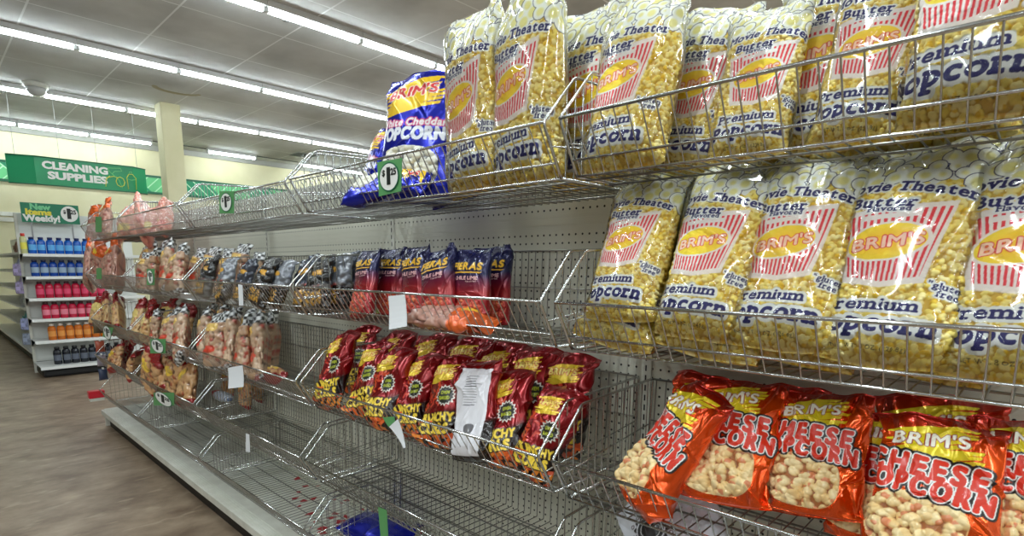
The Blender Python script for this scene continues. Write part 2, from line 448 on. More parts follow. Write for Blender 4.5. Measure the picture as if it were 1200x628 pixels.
def star_mask(a, cx, cy, r0, r1, n=16):
    return a.poly([(cx+(r1 if i % 2 else r0)*math.cos(math.pi*i/n), cy+(r1 if i % 2 else r0)*math.sin(math.pi*i/n)) for i in range(2*n)])

# ------------------------------------------------------------------ lumps of popcorn / snacks seen through clear film
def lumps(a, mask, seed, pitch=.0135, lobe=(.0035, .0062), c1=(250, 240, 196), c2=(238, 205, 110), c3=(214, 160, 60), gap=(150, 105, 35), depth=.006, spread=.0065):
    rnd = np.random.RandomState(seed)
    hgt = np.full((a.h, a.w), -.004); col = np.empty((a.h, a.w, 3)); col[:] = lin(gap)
    ys = np.arange(pitch*.3, a.H, pitch*.86); L1, L2, L3 = lin(c1), lin(c2), lin(c3)
    for r, y in enumerate(ys):
        for x in np.arange(a.x0-.005+(r % 2)*pitch/2, a.x1+.005, pitch):
            cx = x+rnd.uniform(-.35, .35)*pitch; cy = y+rnd.uniform(-.35, .35)*pitch; z0 = rnd.uniform(-.0025, .002)
            tone = rnd.rand(); kc = L1*(1-tone)+L2*tone
            for q in range(rnd.randint(4, 6)):
                th = rnd.uniform(0, 6.28); rr = rnd.uniform(.25, 1)*spread*(q > 0); px = cx+rr*math.cos(th); py = cy+rr*math.sin(th); rad = rnd.uniform(*lobe)
                z = z0+rnd.uniform(-.002, .001)
                i0 = max(0, int((px-rad-a.x0)/a.res)); i1 = min(a.w, int((px+rad-a.x0)/a.res)+2); j0 = max(0, int((py-rad)/a.res)); j1 = min(a.h, int((py+rad)/a.res)+2)
                if i1 <= i0 or j1 <= j0: continue
                d2 = (a.X[j0:j1, i0:i1]-px)**2+(a.Y[j0:j1, i0:i1]-py)**2
                hh = np.where(d2 < rad*rad, z+np.sqrt(np.maximum(rad*rad-d2, 0))-.002, -1)
                up = hh > hgt[j0:j1, i0:i1]
                hgt[j0:j1, i0:i1][up] = hh[up]
                c = kc*rnd.uniform(.93, 1.05); 
                if rnd.rand() < .13: c = L3
                col[j0:j1, i0:i1][up] = c
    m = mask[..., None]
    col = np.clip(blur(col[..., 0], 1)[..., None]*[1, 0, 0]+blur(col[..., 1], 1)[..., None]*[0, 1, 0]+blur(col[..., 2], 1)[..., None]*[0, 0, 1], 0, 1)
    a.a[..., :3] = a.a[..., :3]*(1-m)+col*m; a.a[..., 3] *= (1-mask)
    a.relief = a.relief*(1-mask)+np.clip(hgt, -.004, .008)*mask

NAVY = (24, 20, 98)
def art_popcorn(W, H, cs, seed):
    """clear bag of buttered popcorn; cs = where the middle of the print sits on the bag"""
    a = Art(-.74*W, .74*W, H, (235, 225, 150)); rnd = random.Random(seed)
    X = (a.X-cs)/W; Y = 1-a.Y/H
    ragged = .212+.012*np.sin(a.X*230+seed)+.01*np.sin(a.X*97+2*seed)+.15*np.clip((X-.42)*3, 0, 1)
    top = Y < ragged
    lumps(a, np.ones_like(X), seed, pitch=.0118, lobe=(.0027, .0050), spread=.0056, c1=(254, 240, 176), c2=(246, 222, 104), c3=(236, 196, 56), gap=(208, 170, 66))
    a.relief *= np.clip((Y-ragged)*12, 0, 1)
    a.fill(top*1., (246, 247, 244))
    # drawn popcorn: navy outline, white body, pale yellow heart
    k = 0
    for iy in range(5):
        for ix in range(8):
            cx = cs+(-.85+ix*.235+.11*(iy % 2)+rnd.uniform(-.03, .03))*W; cy = H*(1-(.012+iy*.052+rnd.uniform(-.01, .01)))
            if (ix >= 5 and 0) : continue
            lim = .212+.15*max(0, min(1, ((cx-cs)/W-.42)*3))
            if 1-cy/H > lim: continue
            r = .0205*rnd.uniform(.85, 1.2); n = rnd.choice((3, 4)); t0 = rnd.uniform(0, 6.3)
            body = np.full(X.shape, 9.); 
            for q in range(n):
                t = t0+q*6.283/n; rr = r*rnd.uniform(.55, .95); dx = cx+rr*.95*math.cos(t); dy = cy+rr*.95*math.sin(t)
                body = np.minimum(body, np.sqrt((a.X-dx)**2+(a.Y-dy)**2)-rr)
            a.fill((body < .0009)*(Y < .36), NAVY); a.fill(body < -.0006, (246, 247, 240)); a.fill(np.clip((-body-.0055)/.005, 0, 1)*.75, (240, 230, 118))
    t = 0
    # title on white outline
    m = text(a, 'Movie Theater', cs+.03*W, H*(1-.250), .0195, .035, W*.90, True, .08, -.13, .008)
    m = np.maximum(m, text(a, 'Butter', cs-.08*W, H*(1-.304), .0192, .035, W*.43, True, .1, -.07))
    m2 = text(a, 'Flavored', cs-.03*W, H*(1-.340), .0098, .025, W*.27, True, .05, -.05)
    m = np.maximum(m, m2)
    def halo(m, r=.0032): 
        d = dilate(m, r/a.res); a.fill(d, (238, 238, 235)); a.relief *= (1-d); a.fill(m, NAVY)
    # striped popcorn box
    bx = lambda tl, tr, bl, br, yt, yb, e: a.poly([(cs+(tl-e)*W, H*(1-yt-.02)+e*W), (cs+(tl*.4+tr*.6)*W, H*(1-yt-.004)+e*W), (cs+(tr+e)*W, H*(1-yt+.012)+e*W), (cs+(br+e)*W, H*(1-yb+.025)-e*W), (cs+(bl*.5+br*.5)*W, H*(1-yb)-e*W), (cs+(bl-e)*W, H*(1-yb+.025)-e*W)])
    ob = bx(-.35, .35, -.235, .235, .335, .675, .025); a.fill(ob, (240, 232, 226)); a.relief *= (1-ob*.85)
    ib = bx(-.35, .35, -.235, .235, .345, .665, -.005)
    xs = X/(.35-.115*np.clip((Y-.33)/.33, 0, 1)); st = (np.mod(xs*7.5, 1) < .5)
    a.fill(ib*st, (226, 52, 64)); 
    a.fill(a.poly([(cs-.2*W, H*(1-.393)), (cs+.17*W, H*(1-.380)), (cs+.17*W, H*(1-.358)), (cs-.2*W, H*(1-.37))]), (240, 232, 226))
    el = ((X+.01)/.25)**2+((Y-.488-X*-.06)/.078)**2
    a.fill(el < 1.22, (240, 232, 226)); a.fill((el < 1)*1., (250, 222, 60)); a.fill(np.clip(1-el*1.4, 0, 1)*.5, (252, 190, 40))
    g = text(a, "BRIM'S", cs, H*(1-.488), .0205, .03, W*.44, False, .12, .13)
    a.fill(dilate(g, 3), (222, 40, 52)); a.fill(g, (250, 214, 190))
    gs = text(a, 'quality since 1980', cs+.02*W, H*(1-.525), .0032, .0, W*.22, False, 0, .13)
    halo(m)
    m = text(a, '"gluten', cs+.40*W, H*(1-.675), .011, .025, W*.23, True, 0, -.22); m = np.maximum(m, text(a, 'free"', cs+.42*W, H*(1-.708), .011, .025, W*.16, True, 0, -.22)); halo(m, .003)
    m = text(a, 'Premium', cs-.05*W, H*(1-.755), .0205, .035, W*.60, True, .1, -.03); halo(m, .005)
    m = text(a, 'Popcorn', cs-.02*W, H*(1-.842), .031, .045, W*.78, True, .12, -.02, .004); halo(m, .0065)
    m = text(a, 'NET WT. 8 OZ. (226.8g)', cs-.02*W, H*(1-.935), .0065, .02, W*.5); a.fill(m, (60, 50, 40))
    return a
def window(a, cx, cy, rx, ry, p=2.6): return ((np.abs((a.X-cx)/rx)**p+np.abs((a.Y-cy)/ry)**p) < 1)*1.
def brand(a, cx, cy, w, rnd, out=(150, 28, 20), inn=(245, 240, 225), yel=(238, 214, 40), hh=.3):
    a.fill(splat_mask(a, rnd, cx-w*.56, cx+w*.56, cy-w*.34, cy+w*.27, .18, 8), yel, .25)
    m = text(a, "BRIM'S", cx, cy+w*.05, w*.2, .035, w*.92, False, .1, .08); a.fill(dilate(m, 3), out); a.fill(m, inn)
def outlined(a, m, inner, mid, outer, r1=.003, r2=.006):
    a.fill(dilate(m, r2/a.res), outer, .1); a.fill(dilate(m, r1/a.res), mid); a.fill(m, inner)
def art_cheese(W, H, cs, seed):
    a = Art(-.74*W, .74*W, H, (240, 84, 10), .72); rnd = random.Random(seed)
    a.fill(np.clip((a.Y/H-.78)*5, 0, 1), (176, 26, 12), .72)
    w = window(a, cs-.04*W, H*.26, W*.36, H*.2, 3.2); a.fill(dilate(w, 2), (250, 215, 150)); lumps(a, w, seed, .018, (.006, .0088), (250, 226, 172), (240, 204, 140), (222, 140, 96), (170, 105, 60), spread=.008)
    brand(a, cs, H*.80, W*.62, rnd)
    m = text(a, 'CHEESE', cs-.03*W, H*.635, .034, .06, W*.90, False, .03, -.09, 0, .2); m = np.maximum(m, text(a, 'POPCORN', cs-.02*W, H*.51, .033, .06, W*1.0, False, .03, -.11, 0, .2))
    outlined(a, m, (222, 46, 14), (242, 240, 236), (16, 12, 12), .0020, .0064)
    return a
def art_curls(W, H, cs, seed, back=False):
    a = Art(-.74*W, .74*W, H, (142, 8, 18), .6); rnd = random.Random(seed)
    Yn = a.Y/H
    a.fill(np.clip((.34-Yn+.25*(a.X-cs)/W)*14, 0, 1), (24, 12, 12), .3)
    if back:
        p = a.poly([(cs-.36*W, H*.05), (cs+.33*W, H*.05), (cs+.36*W, H*.88), (cs-.30*W, H*.9)])
        a.fill(p, (232, 230, 236))
        for i in range(12):
            a.fill(a.poly([(cs-.02*W-rnd.uniform(.1, .15)*W, H*(.8-i*.025)), (cs+rnd.uniform(.05, .2)*W, H*(.8-i*.025)), (cs+.1*W, H*(.807-i*.025)), (cs-.12*W, H*(.807-i*.025))]), (90, 88, 96))
        a.fill(window(a, cs+.03*W, H*.3, W*.12, H*.05), (110, 108, 112)); return a
    for i in range(34):    # printed orange curls low on the bag
        x = cs+rnd.uniform(-.5, .5)*W; y = H*rnd.uniform(.0, .17); t = rnd.uniform(0, 3.1); l = .012; d = .0045
        c, s_ = math.cos(t), math.sin(t)
        a.fill(a.poly([(x-l*c-d*s_, y-l*s_+d*c), (x+l*c-d*s_, y+l*s_+d*c), (x+(l+.003)*c, y+(l+.003)*s_), (x+l*c+d*s_, y+l*s_-d*c), (x-l*c+d*s_, y-l*s_-d*c)]), rnd.choice(((226, 96, 24), (240, 140, 40), (200, 70, 20))))
    for i in range(26):
        x = cs+rnd.uniform(-.42, .1)*W; y = H*rnd.uniform(.36, .66); t = rnd.uniform(0, 3.1); l = .009; d = .003; c, s_ = math.cos(t), math.sin(t)
        a.fill(a.poly([(x-l*c-d*s_, y-l*s_+d*c), (x+l*c-d*s_, y+l*s_+d*c), (x+l*c+d*s_, y+l*s_-d*c), (x-l*c+d*s_, y-l*s_-d*c)]), rnd.choice(((206, 70, 24), (190, 46, 24))))
    brand(a, cs-.04*W, H*.78, W*.52, rnd, (190, 30, 30), (248, 226, 120), (240, 206, 60))
    cx, cy = cs+.20*W, H*.535
    a.fill(star_mask(a, cx, cy, W*.16, W*.205), (225, 225, 215)); a.fill(star_mask(a, cx, cy, W*.14, W*.17), (16, 18, 14))
    a.fill(text(a, 'OVEN', cx, cy+.008, .009, .03, W*.17, rot=.08), (190, 200, 50)); a.fill(text(a, 'BAKED', cx, cy-.007, .009, .03, W*.2, rot=.08), (190, 200, 50))
    m = text(a, 'CRUNCHY', cs, H*.305, .023, .05, W*.8, False, 0, .1); m = np.maximum(m, text(a, 'CURLS', cs+.03*W, H*.195, .026, .06, W*.62, False, 0, .08))
    outlined(a, m, (248, 214, 70), (40, 16, 12), (40, 16, 12), .002, .003)
    a.fill(a.poly([(cs-.36*W, H*.235), (cs-.05*W, H*.255), (cs-.05*W, H*.275), (cs-.36*W, H*.258)]), (236, 98, 30))
    return a
def art_chili(W, H, cs, seed):
    a = Art(-.74*W, .74*W, H, (30, 32, 78), .4); rnd = random.Random(seed); Yn = a.Y/H
    a.fill(np.clip((.66-Yn)*4.5, 0, 1), (158, 34, 40), .35)
    w = window(a, cs, H*.2, W*.4, H*.16); lumps(a, w*.75, seed, .014, (.004, .006), (226, 100, 66), (196, 62, 52), (236, 140, 80), (140, 30, 30))
    m = text(a, 'FIERAS', cs-.02*W, H*.765, .021, .05, W*.72, False, .1, -.05); outlined(a, m, (246, 190, 44), (30, 20, 30), (30, 20, 30), .0015, .003)
    a.fill(a.poly([(cs-.4*W, H*.705), (cs+.36*W, H*.685), (cs+.3*W, H*.67), (cs-.4*W, H*.688)]), (240, 180, 40))
    a.fill(text(a, 'CHILE LIME', cs-.04*W, H*.62, .0105, .03, W*.6, False, .1, -.04), (246, 190, 190))
    a.fill(text(a, 'flavored', cs+.1*W, H*.575, .006, .02, W*.26), (240, 200, 200))
    a.fill(window(a, cs-.36*W, H*.09, W*.09, H*.05), (186, 196, 110))
    return a
def art_cheddar(W, H, cs, seed):
    a = Art(-.74*W, .74*W, H, (16, 30, 168), .6); rnd = random.Random(seed)
    w = np.clip(window(a, cs, H*.25, W*.36, H*.17)*1., 0, 1); lumps(a, w, seed, .016, (.005, .008), (246, 244, 232), (232, 228, 210), (214, 208, 180), (130, 130, 130))
    brand(a, cs-.03*W, H*.82, W*.66, rnd, (248, 240, 226), (206, 36, 40), (246, 200, 40))
    m = text(a, 'White Cheddar', cs, H*.60, .017, .04, W*.84, False, .15, .0); outlined(a, m, (250, 240, 244), (206, 40, 110), (206, 40, 110), .0015, .0025)
    m = text(a, 'POPCORN', cs, H*.515, .030, .06, W*.8, False, .06, .0); a.fill(m, (236, 238, 246))
    return a
def art_rinds(W, H, cs, seed, style):
    res = .0016
    a = Art(-.74*W, .74*W, H, (200, 150, 110), .0, res); rnd = random.Random(seed); Yn = a.Y/H
    pal = {'checker': ((206, 176, 146), (180, 138, 108), (176, 76, 60), (96, 72, 58)), 'red': ((224, 190, 134), (218, 168, 110), (196, 110, 70), (130, 80, 50)),
           'orange': ((190, 146, 128), (190, 134, 118), (160, 90, 80), (104, 66, 60)), 'pink': ((238, 150, 130), (226, 110, 96), (246, 190, 150), (160, 80, 70)),
           'maroon': ((190, 130, 110), (160, 100, 80), (150, 60, 50), (90, 40, 34)), 'dark': ((120, 112, 108), (88, 82, 80), (150, 60, 50), (40, 38, 38)), 'amber': ((226, 180, 130), (206, 150, 96), (180, 90, 60), (110, 70, 45))}[style]
    lumps(a, np.ones_like(a.X), seed, .024, (.007, .012), *pal, spread=.012)
    if style == 'checker':
        ck = ((np.floor(a.X/.014)+np.floor((H-a.Y)/.014)) % 2); z = (Yn > .80)*1.
        a.fill(z*ck, (24, 24, 26)); a.fill(z*(1-ck), (226, 228, 230)); z = (Yn < .07)*1.; a.fill(z*ck, (24, 24, 26)); a.fill(z*(1-ck), (226, 228, 230))
        a.fill(window(a, cs, H*.72, W*.3, H*.07), (236, 196, 110)); a.fill(window(a, cs, H*.36, W*.26, H*.06), (214, 70, 46)); a.relief *= (Yn < .8)
    elif style == 'red':
        a.fill(np.clip((Yn-.66)*30, 0, 1), (148, 20, 24), .2); a.fill(window(a, cs, H*.62, W*.33, H*.12), (240, 214, 130)); a.fill((Yn < .1)*1., (150, 22, 26), .2)
    elif style == 'maroon': a.fill(np.ones_like(a.X)*(Yn > .25), (120, 16, 26), .3); a.fill(window(a, cs, H*.6, W*.3, H*.06), (196, 90, 90))
    elif style == 'orange':
        a.fill((Yn > .7)*1., (238, 104, 34), .25); a.fill(window(a, cs, H*.78, W*.2, H*.05), (248, 200, 50)); 
    elif style == 'pink':
        st = (np.mod(a.X*90+a.Y*25, 1) < .3)*(Yn > .3); a.fill(st*1., (250, 220, 205)); a.fill(window(a, cs, H*.3, W*.3, H*.12), (240, 216, 130))
    elif style == 'dark':
        a.fill(np.clip((Yn-.42)*30, 0, 1), ((70, 76, 90), (34, 34, 38), (130, 134, 142))[seed % 3], .35); a.fill(window(a, cs+.1*W, H*.66, W*.2, H*.05), (226, 168, 60)); a.fill((Yn < .4)*1., (40, 34, 32), .3)
        for i in range(2): a.fill(text(a, ('PORK', 'RINDS')[i], cs, H*(.29-i*.13), .024, .05, W*.62), (214, 160, 60))
    elif style == 'amber':
        a.fill((Yn < .14)*1., (158, 24, 28), .1); a.fill((Yn > .86)*1., (150, 26, 30), .2); a.fill(window(a, cs-.1*W, H*.66, W*.22, H*.1), (238, 196, 70))
    return a

# ------------------------------------------------------------------ bag bodies
def bag_material(name, rough, coat, bumpy=.0, foilrough=.22):
    m = mat(name, rough=rough, coat=coat); N, L, B = nodes(m)
    at_ = N.new('ShaderNodeAttribute'); at_.attribute_name = 'print'; L.new(at_.outputs['Color'], B.inputs['Base Color'])
    a2 = N.new('ShaderNodeAttribute'); a2.attribute_name = 'sheen'; L.new(a2.outputs['Fac'], B.inputs['Metallic'])
    mr = N.new('ShaderNodeMapRange'); L.new(a2.outputs['Fac'], mr.inputs[0]); mr.inputs[1].default_value = 0; mr.inputs[2].default_value = .3
    mr.inputs[3].default_value = rough; mr.inputs[4].default_value = foilrough; L.new(mr.outputs[0], B.inputs['Roughness'])
    return m
FOIL = bag_material('printed_foil', .45, .5)
CLEARBAG = bag_material('popcorn_in_print', .6, .0)
SNACK = bag_material('snacks_in_film', .38, 1.)
def film_mat():
    m = bpy.data.materials.new('clear_film'); m.use_nodes = True; N, L = m.node_tree.nodes, m.node_tree.links
    N.clear(); out = N.new('ShaderNodeOutputMaterial'); tr = N.new('ShaderNodeBsdfTransparent'); gl = N.new('ShaderNodeBsdfGlossy')
    gl.inputs['Roughness'].default_value = .08; gl.inputs['Color'].default_value = (1, 1, 1, 1)
    fr = N.new('ShaderNodeFresnel'); fr.inputs['IOR'].default_value = 1.5
    mx = N.new('ShaderNodeMixShader'); L.new(math_node(N, L, 'MULTIPLY', fr.outputs[0], .95), mx.inputs[0]); L.new(tr.outputs[0], mx.inputs[1]); L.new(gl.outputs[0], mx.inputs[2]); L.new(mx.outputs[0], out.inputs[0])
    return m
FILM = film_mat()
def creases(S, V, W, H, seed, n, amp, wd=.004):
    rnd = random.Random(seed*7+3); h = np.zeros_like(S)
    for i in range(n):
        r_ = rnd.random()
        if r_ < .35: v0 = H*rnd.uniform(.8, .99)
        elif r_ < .6: v0 = H*rnd.uniform(.01, .15)
        else: v0 = H*rnd.random()
        s0 = rnd.uniform(-.75, .75)*W
        vert = abs(v0/H-.5)*2
        t = rnd.gauss(math.pi/2, .35+.6*(1-vert)); l = rnd.uniform(.12, .32)*W*(1+vert*.6)
        dx, dy = S-s0, V-v0; al = dx*math.cos(t)+dy*math.sin(t); pe = -dx*math.sin(t)+dy*math.cos(t)
        pe = pe+.15*al*al/l*rnd.choice((-1, 1))
        w_ = wd*rnd.uniform(.7, 2.2)
        h += rnd.choice((-1, 1, 1))*rnd.uniform(.4, 1)*amp*np.exp(-np.abs(pe)/w_)*np.exp(-(al/l)**2)
    for i in range(6):
        kx, ky = rnd.uniform(-30, 30), rnd.uniform(-25, 25); h += amp*.35*np.sin(kx*S+ky*V+rnd.uniform(0, 6))
    return h
class Bag:
    def __init__(s, W, H, T, seed, full=(.10, .62), nt=2.3, topy=0., crease=(40, .004), fin=.02, flare=0.):
        s.W, s.H, s.T, s.seed, s.crease = W, H, T, seed, crease
        nv = 150; s.vs = np.linspace(0, 1, nv)
        a0, a1 = full
        t = np.minimum(1, (s.vs/a0).clip(0)**.55)*np.where(s.vs < a1, 1, np.cos((s.vs-a1)/(1-a1)*math.pi/2).clip(0)**.75)
        t *= 1+.06*np.sin(s.vs*9+seed); t[(s.vs > 1-fin) | (s.vs < fin*.5)] = .0; s.t = np.maximum(t*T/2, .0006)
        hw = W/2*np.sqrt(np.maximum(.3, 1-.62*(s.t/(W/2))**1.3)); hw *= 1+.02*np.sin(s.vs*14+seed*2)
        hw = hw*(1+flare*np.clip((s.vs-.85)/.15, 0, 1))
        K = 129; ph = np.linspace(0, 2*np.pi, K)-np.pi; nsamp = 257
        s.frac = np.linspace(-1, 1, nsamp); s.tab = np.zeros((nv, nsamp, 2)); s.nor = np.zeros((nv, nsamp, 2))
        for i in range(nv):
            x = hw[i]*np.sign(np.sin(ph))*np.abs(np.sin(ph))**(2/nt); y = -s.t[i]*np.sign(np.cos(ph))*np.abs(np.cos(ph))**(2/nt)
            l = np.r_[0, np.cumsum(np.hypot(np.diff(x), np.diff(y)))]; l = l/l[-1]*2-1
            s.tab[i, :, 0] = np.interp(s.frac, l, x); s.tab[i, :, 1] = np.interp(s.frac, l, y)
            nx = s.tab[i, :, 0]/max(hw[i], .001)**2; ny = s.tab[i, :, 1]/max(s.t[i], .004)**2; q = np.hypot(nx, ny)+1e-9
            s.nor[i, :, 0] = nx/q; s.nor[i, :, 1] = ny/q
        s.topy = topy; s.hw = hw
    def surf(s, S, V, extra=0):
        """S metres round the bag from the middle of its face, V metres up"""
        fs = np.clip((S/s.W+1)/2, 0, 1)*(s.tab.shape[1]-1); fv = np.clip(V/s.H, 0, 1)*(s.tab.shape[0]-1)
        i = np.minimum(fs.astype(int), s.tab.shape[1]-2); j = np.minimum(fv.astype(int), s.tab.shape[0]-2); a = (fs-i)[..., None]; b = (fv-j)[..., None]
        P = (s.tab[j, i]*(1-a)+s.tab[j, i+1]*a)*(1-b)+(s.tab[j+1, i]*(1-a)+s.tab[j+1, i+1]*a)*b
        Nn = (s.nor[j, i]*(1-a)+s.nor[j, i+1]*a)*(1-b)+(s.nor[j+1, i]*(1-a)+s.nor[j+1, i+1]*a)*b
        h = creases(S, V, s.W, s.H, s.seed, *s.crease)
        edge = np.clip(np.minimum(V/s.H, 1-V/s.H)*14, .25, 1)
        h = h*edge+extra
        P = P+Nn*h[..., None]
        v = V/s.H; k = s.seed
        y = P[..., 1]+s.topy*np.clip(v-.72, 0, 1)**2*8+np.clip(v-.86, 0, 1)*.12*np.sin(P[..., 0]/s.W*7+k)+np.clip(.05-v, 0, 1)*.1*np.sin(P[..., 0]/s.W*8+k)
        x = P[..., 0]+.012*np.sin(v*5+k)*v*s.W*3*.3
        z = V*1.0-.03*s.H*np.clip(v-.8, 0, 1)*(P[..., 0]/s.W*2)**2*5+.003*np.sin(P[..., 0]*90+k)*np.clip(v-.9, 0, 1)*8
        z = z+.35*np.abs(P[..., 0]/s.W)**2*np.clip(.12-v, 0, 1)*s.H*2
        return np.stack([x, y, z], -1)
    def mesh(s, name, art, step=.001, bstep=.012, span=.62):
        sf = np.arange(-span*s.W, span*s.W+step/2, step); sb = np.linspace(span*s.W, 2*s.W-span*s.W, 18)[1:-1]
        ss = np.r_[sf, sb]; ss = np.where(ss > s.W, ss-2*s.W, ss); vv = np.r_[np.arange(0, s.H, step), s.H]
        S, V = np.meshgrid(ss, vv)
        if art is not None:
            fi = np.clip((S-art.x0)/art.res-.5, 0, art.w-1.001); fj = np.clip(V/art.res-.5, 0, art.h-1.001); i = fi.astype(int); j = fj.astype(int); a = (fi-i)[..., None]; b = (fj-j)[..., None]
            full = np.concatenate([art.a, art.relief[..., None]], -1)
            A = (full[j, i]*(1-a)+full[j, i+1]*a)*(1-b)+(full[j+1, i]*(1-a)+full[j+1, i+1]*a)*b
            fade = np.clip((span*s.W-np.abs(S))/.006, 0, 1)
            P = s.surf(S, V, A[..., 4]*fade*np.clip(np.minimum(V, s.H-V)/.01, 0, 1)); 
        else: P = s.surf(S, V, .0045)
        nr, nc = S.shape
        me = bpy.data.meshes.new(name); me.vertices.add(nr*nc); me.vertices.foreach_set('co', P.reshape(-1))
        r = np.arange(nr-1)[:, None]; c = np.arange(nc)[None, :]; c2 = (c+1) % nc
        q = np.stack([r*nc+c, r*nc+c2, (r+1)*nc+c2, (r+1)*nc+c], -1).reshape(-1, 4); nf = len(q)
        me.loops.add(nf*4); me.polygons.add(nf); me.loops.foreach_set('vertex_index', q.reshape(-1).astype(np.int32))
        me.polygons.foreach_set('loop_start', np.arange(0, nf*4, 4, dtype=np.int32)); me.polygons.foreach_set('use_smooth', np.ones(nf, bool))
        me.update(calc_edges=True)
        if art is not None:
            ca = me.color_attributes.new('print', 'FLOAT_COLOR', 'POINT'); cc = np.ones((nr*nc, 4), np.float32); cc[:, :3] = A[..., :3].reshape(-1, 3); ca.data.foreach_set('color', cc.reshape(-1))
            fa = me.attributes.new('sheen', 'FLOAT', 'POINT'); fa.data.foreach_set('value', A[..., 3].reshape(-1).astype(np.float32))
        return me
KIND = {}
def kind(key, objname, bodyname, W, H, T, seed, art, mat_, step, film=False, nrep=1, **kw):
    b = Bag(W, H, T, seed, **kw)
    me = b.mesh(bodyname, art, step); me.materials.append(mat_)
    fm = None
    if film:
        b.crease = (60, .0045, .0035); fm = b.mesh('film', None, .0026); fm.materials.append(FILM)
    KIND.setdefault(key, []).append((objname, bodyname, me, fm, H, W, T))
ct = {}
def bag(key, var, base, top, label, cat, group, yaw=0., sc=None, flip=0, sx=1., face=None):
    """stand a bag of a kind with the middle of its foot at base and its top edge at top"""
    objname, bodyname, me, fm, H, W, T = KIND[key][var % len(KIND[key])]
    base = Vector(base); top = Vector(top); z = top-base; L = z.length; z.normalize()
    x = Vector((math.cos(yaw), math.sin(yaw), 0)); x = (x-z*x.dot(z)).normalized(); y = z.cross(x)
    k = L/H if sc is None else sc
    Mx = Matrix((x*k*sx, y*(k if k < 1.1 else 1.1), z*k)).transposed().to_4x4(); Mx.translation = base
    r = bpy.data.objects.new(objname, None); C.objects.link(r); r.empty_display_size = .03; r.matrix_world = Mx
    p = bpy.data.objects.new(bodyname, me); C.objects.link(p); p.parent = r
    if fm is not None: q = bpy.data.objects.new('clear_film', fm); C.objects.link(q); q.parent = r
    return tag(r, label, cat, group)
def on(u, y, z):
    v = 300.
    for _ in range(12):
        a = at(u, v, y=y).z; b = at(u, v+1, y=y).z; v += (z-a)/(b-a)
    return at(u, v, y=y)
FLZ = {l: z-.107 for l, z in Z_RIM.items()}
# prototypes
for q in range(5):
    W, H = .215, .415
    kind('pop', 'popcorn_bag', 'printed_bag', W, H, .085, 11+q, art_popcorn(W, H, (-.09, -.13, -.09, .04, -.10)[q]*W, 5+q), CLEARBAG, .0009, film=True, full=(.13, .62), crease=(26, .0022), nt=2.4, topy=.0)
for q in range(3):
    W, H = .185, .275
    kind('cheese', 'cheese_popcorn_bag', 'foil_bag', W, H, .06, 31+q, art_cheese(W, H, (-.07, -.05, -.10)[q]*W, 15+q), FOIL, .001, full=(.16, .6), crease=(90, .0085, .0045), topy=.02, flare=.04)
for q in range(3):
    W, H = .15, .265
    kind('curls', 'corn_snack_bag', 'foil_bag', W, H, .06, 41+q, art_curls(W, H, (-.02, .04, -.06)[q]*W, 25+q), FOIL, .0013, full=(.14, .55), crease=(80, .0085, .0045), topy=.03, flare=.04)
kind('curlsback', 'corn_snack_bag', 'foil_bag', .15, .265, .06, 45, art_curls(.15, .265, 0, 29, True), FOIL, .0013, full=(.14, .55), crease=(80, .0085, .0045), topy=.03)
for q in range(2):
    W, H = .15, .25
    kind('chili', 'chili_snack_bag', 'foil_bag', W, H, .055, 51+q, art_chili(W, H, (-.02, .03)[q]*W, 35+q), FOIL, .0013, full=(.14, .6), crease=(50, .004, .004), topy=.01)
for q in range(2):
    W, H = .20, .33
    kind('cheddar', 'cheddar_popcorn_bag', 'foil_bag', W, H, .075, 61+q, art_cheddar(W, H, -.03*W, 45+q), FOIL, .0016, full=(.14, .6), crease=(60, .006, .006), topy=.02)
for st, W, H, T in (('maroon', .16, .17, .06), ('checker', .14, .26, .07), ('red', .15, .25, .07), ('orange', .15, .25, .07), ('pink', .15, .22, .07), ('dark', .15, .24, .06), ('amber', .16, .20, .07)):
    for q in range(3 if st == 'dark' else 2):
        kind(st, 'pork_rind_bag', 'filled_bag', W, H, T, 71+q, art_rinds(W, H, 0, 3*q+{'dark': 0}.get(st, 7)+q, st), SNACK, .0042, full=(.14, .55), crease=(30, .007, .008), topy=.03)

# ---- second level, nearest basket: row of buttered popcorn
G4 = 'popcorn bags in the second level basket nearest the camera'
rows4 = [(724, 768, 205, -.02, .065), (817, 870, 193, .03, .04), (912, 962, 183, -.03, .035), (1035, 1088, 170, .02, .025), (1198, 1238, 158, .0, .02)]
wh = ['leftmost beside empty gap', 'second from the left', 'third from the left', 'fourth from the left', 'cut by the right edge']
for i, (ub, ut, vt, yw, lf) in enumerate(rows4):
    bag('pop', (0, 1, 2, 4, 0)[i], on(ub, 1.045, FLZ[4]+lf), at(ut, vt, y=1.195), f'clear buttered popcorn bag, second level front row, {wh[i]}', 'popcorn bag', G4, yw)
# bags behind them
for i, (ub, ut, vt) in enumerate([(712, 790, 216), (820, 900, 203), (925, 1005, 192), (1060, 1140, 182)]):
    bag('pop', i+2, on(ub, 1.08 if i < 2 else 1.13, FLZ[4]+.002), at(ut+14, vt+2, y=1.30), f'popcorn bag mostly hidden behind the {["leftmost", "second", "third", "fourth"][i]} front bag, second level', 'popcorn bag', G4)
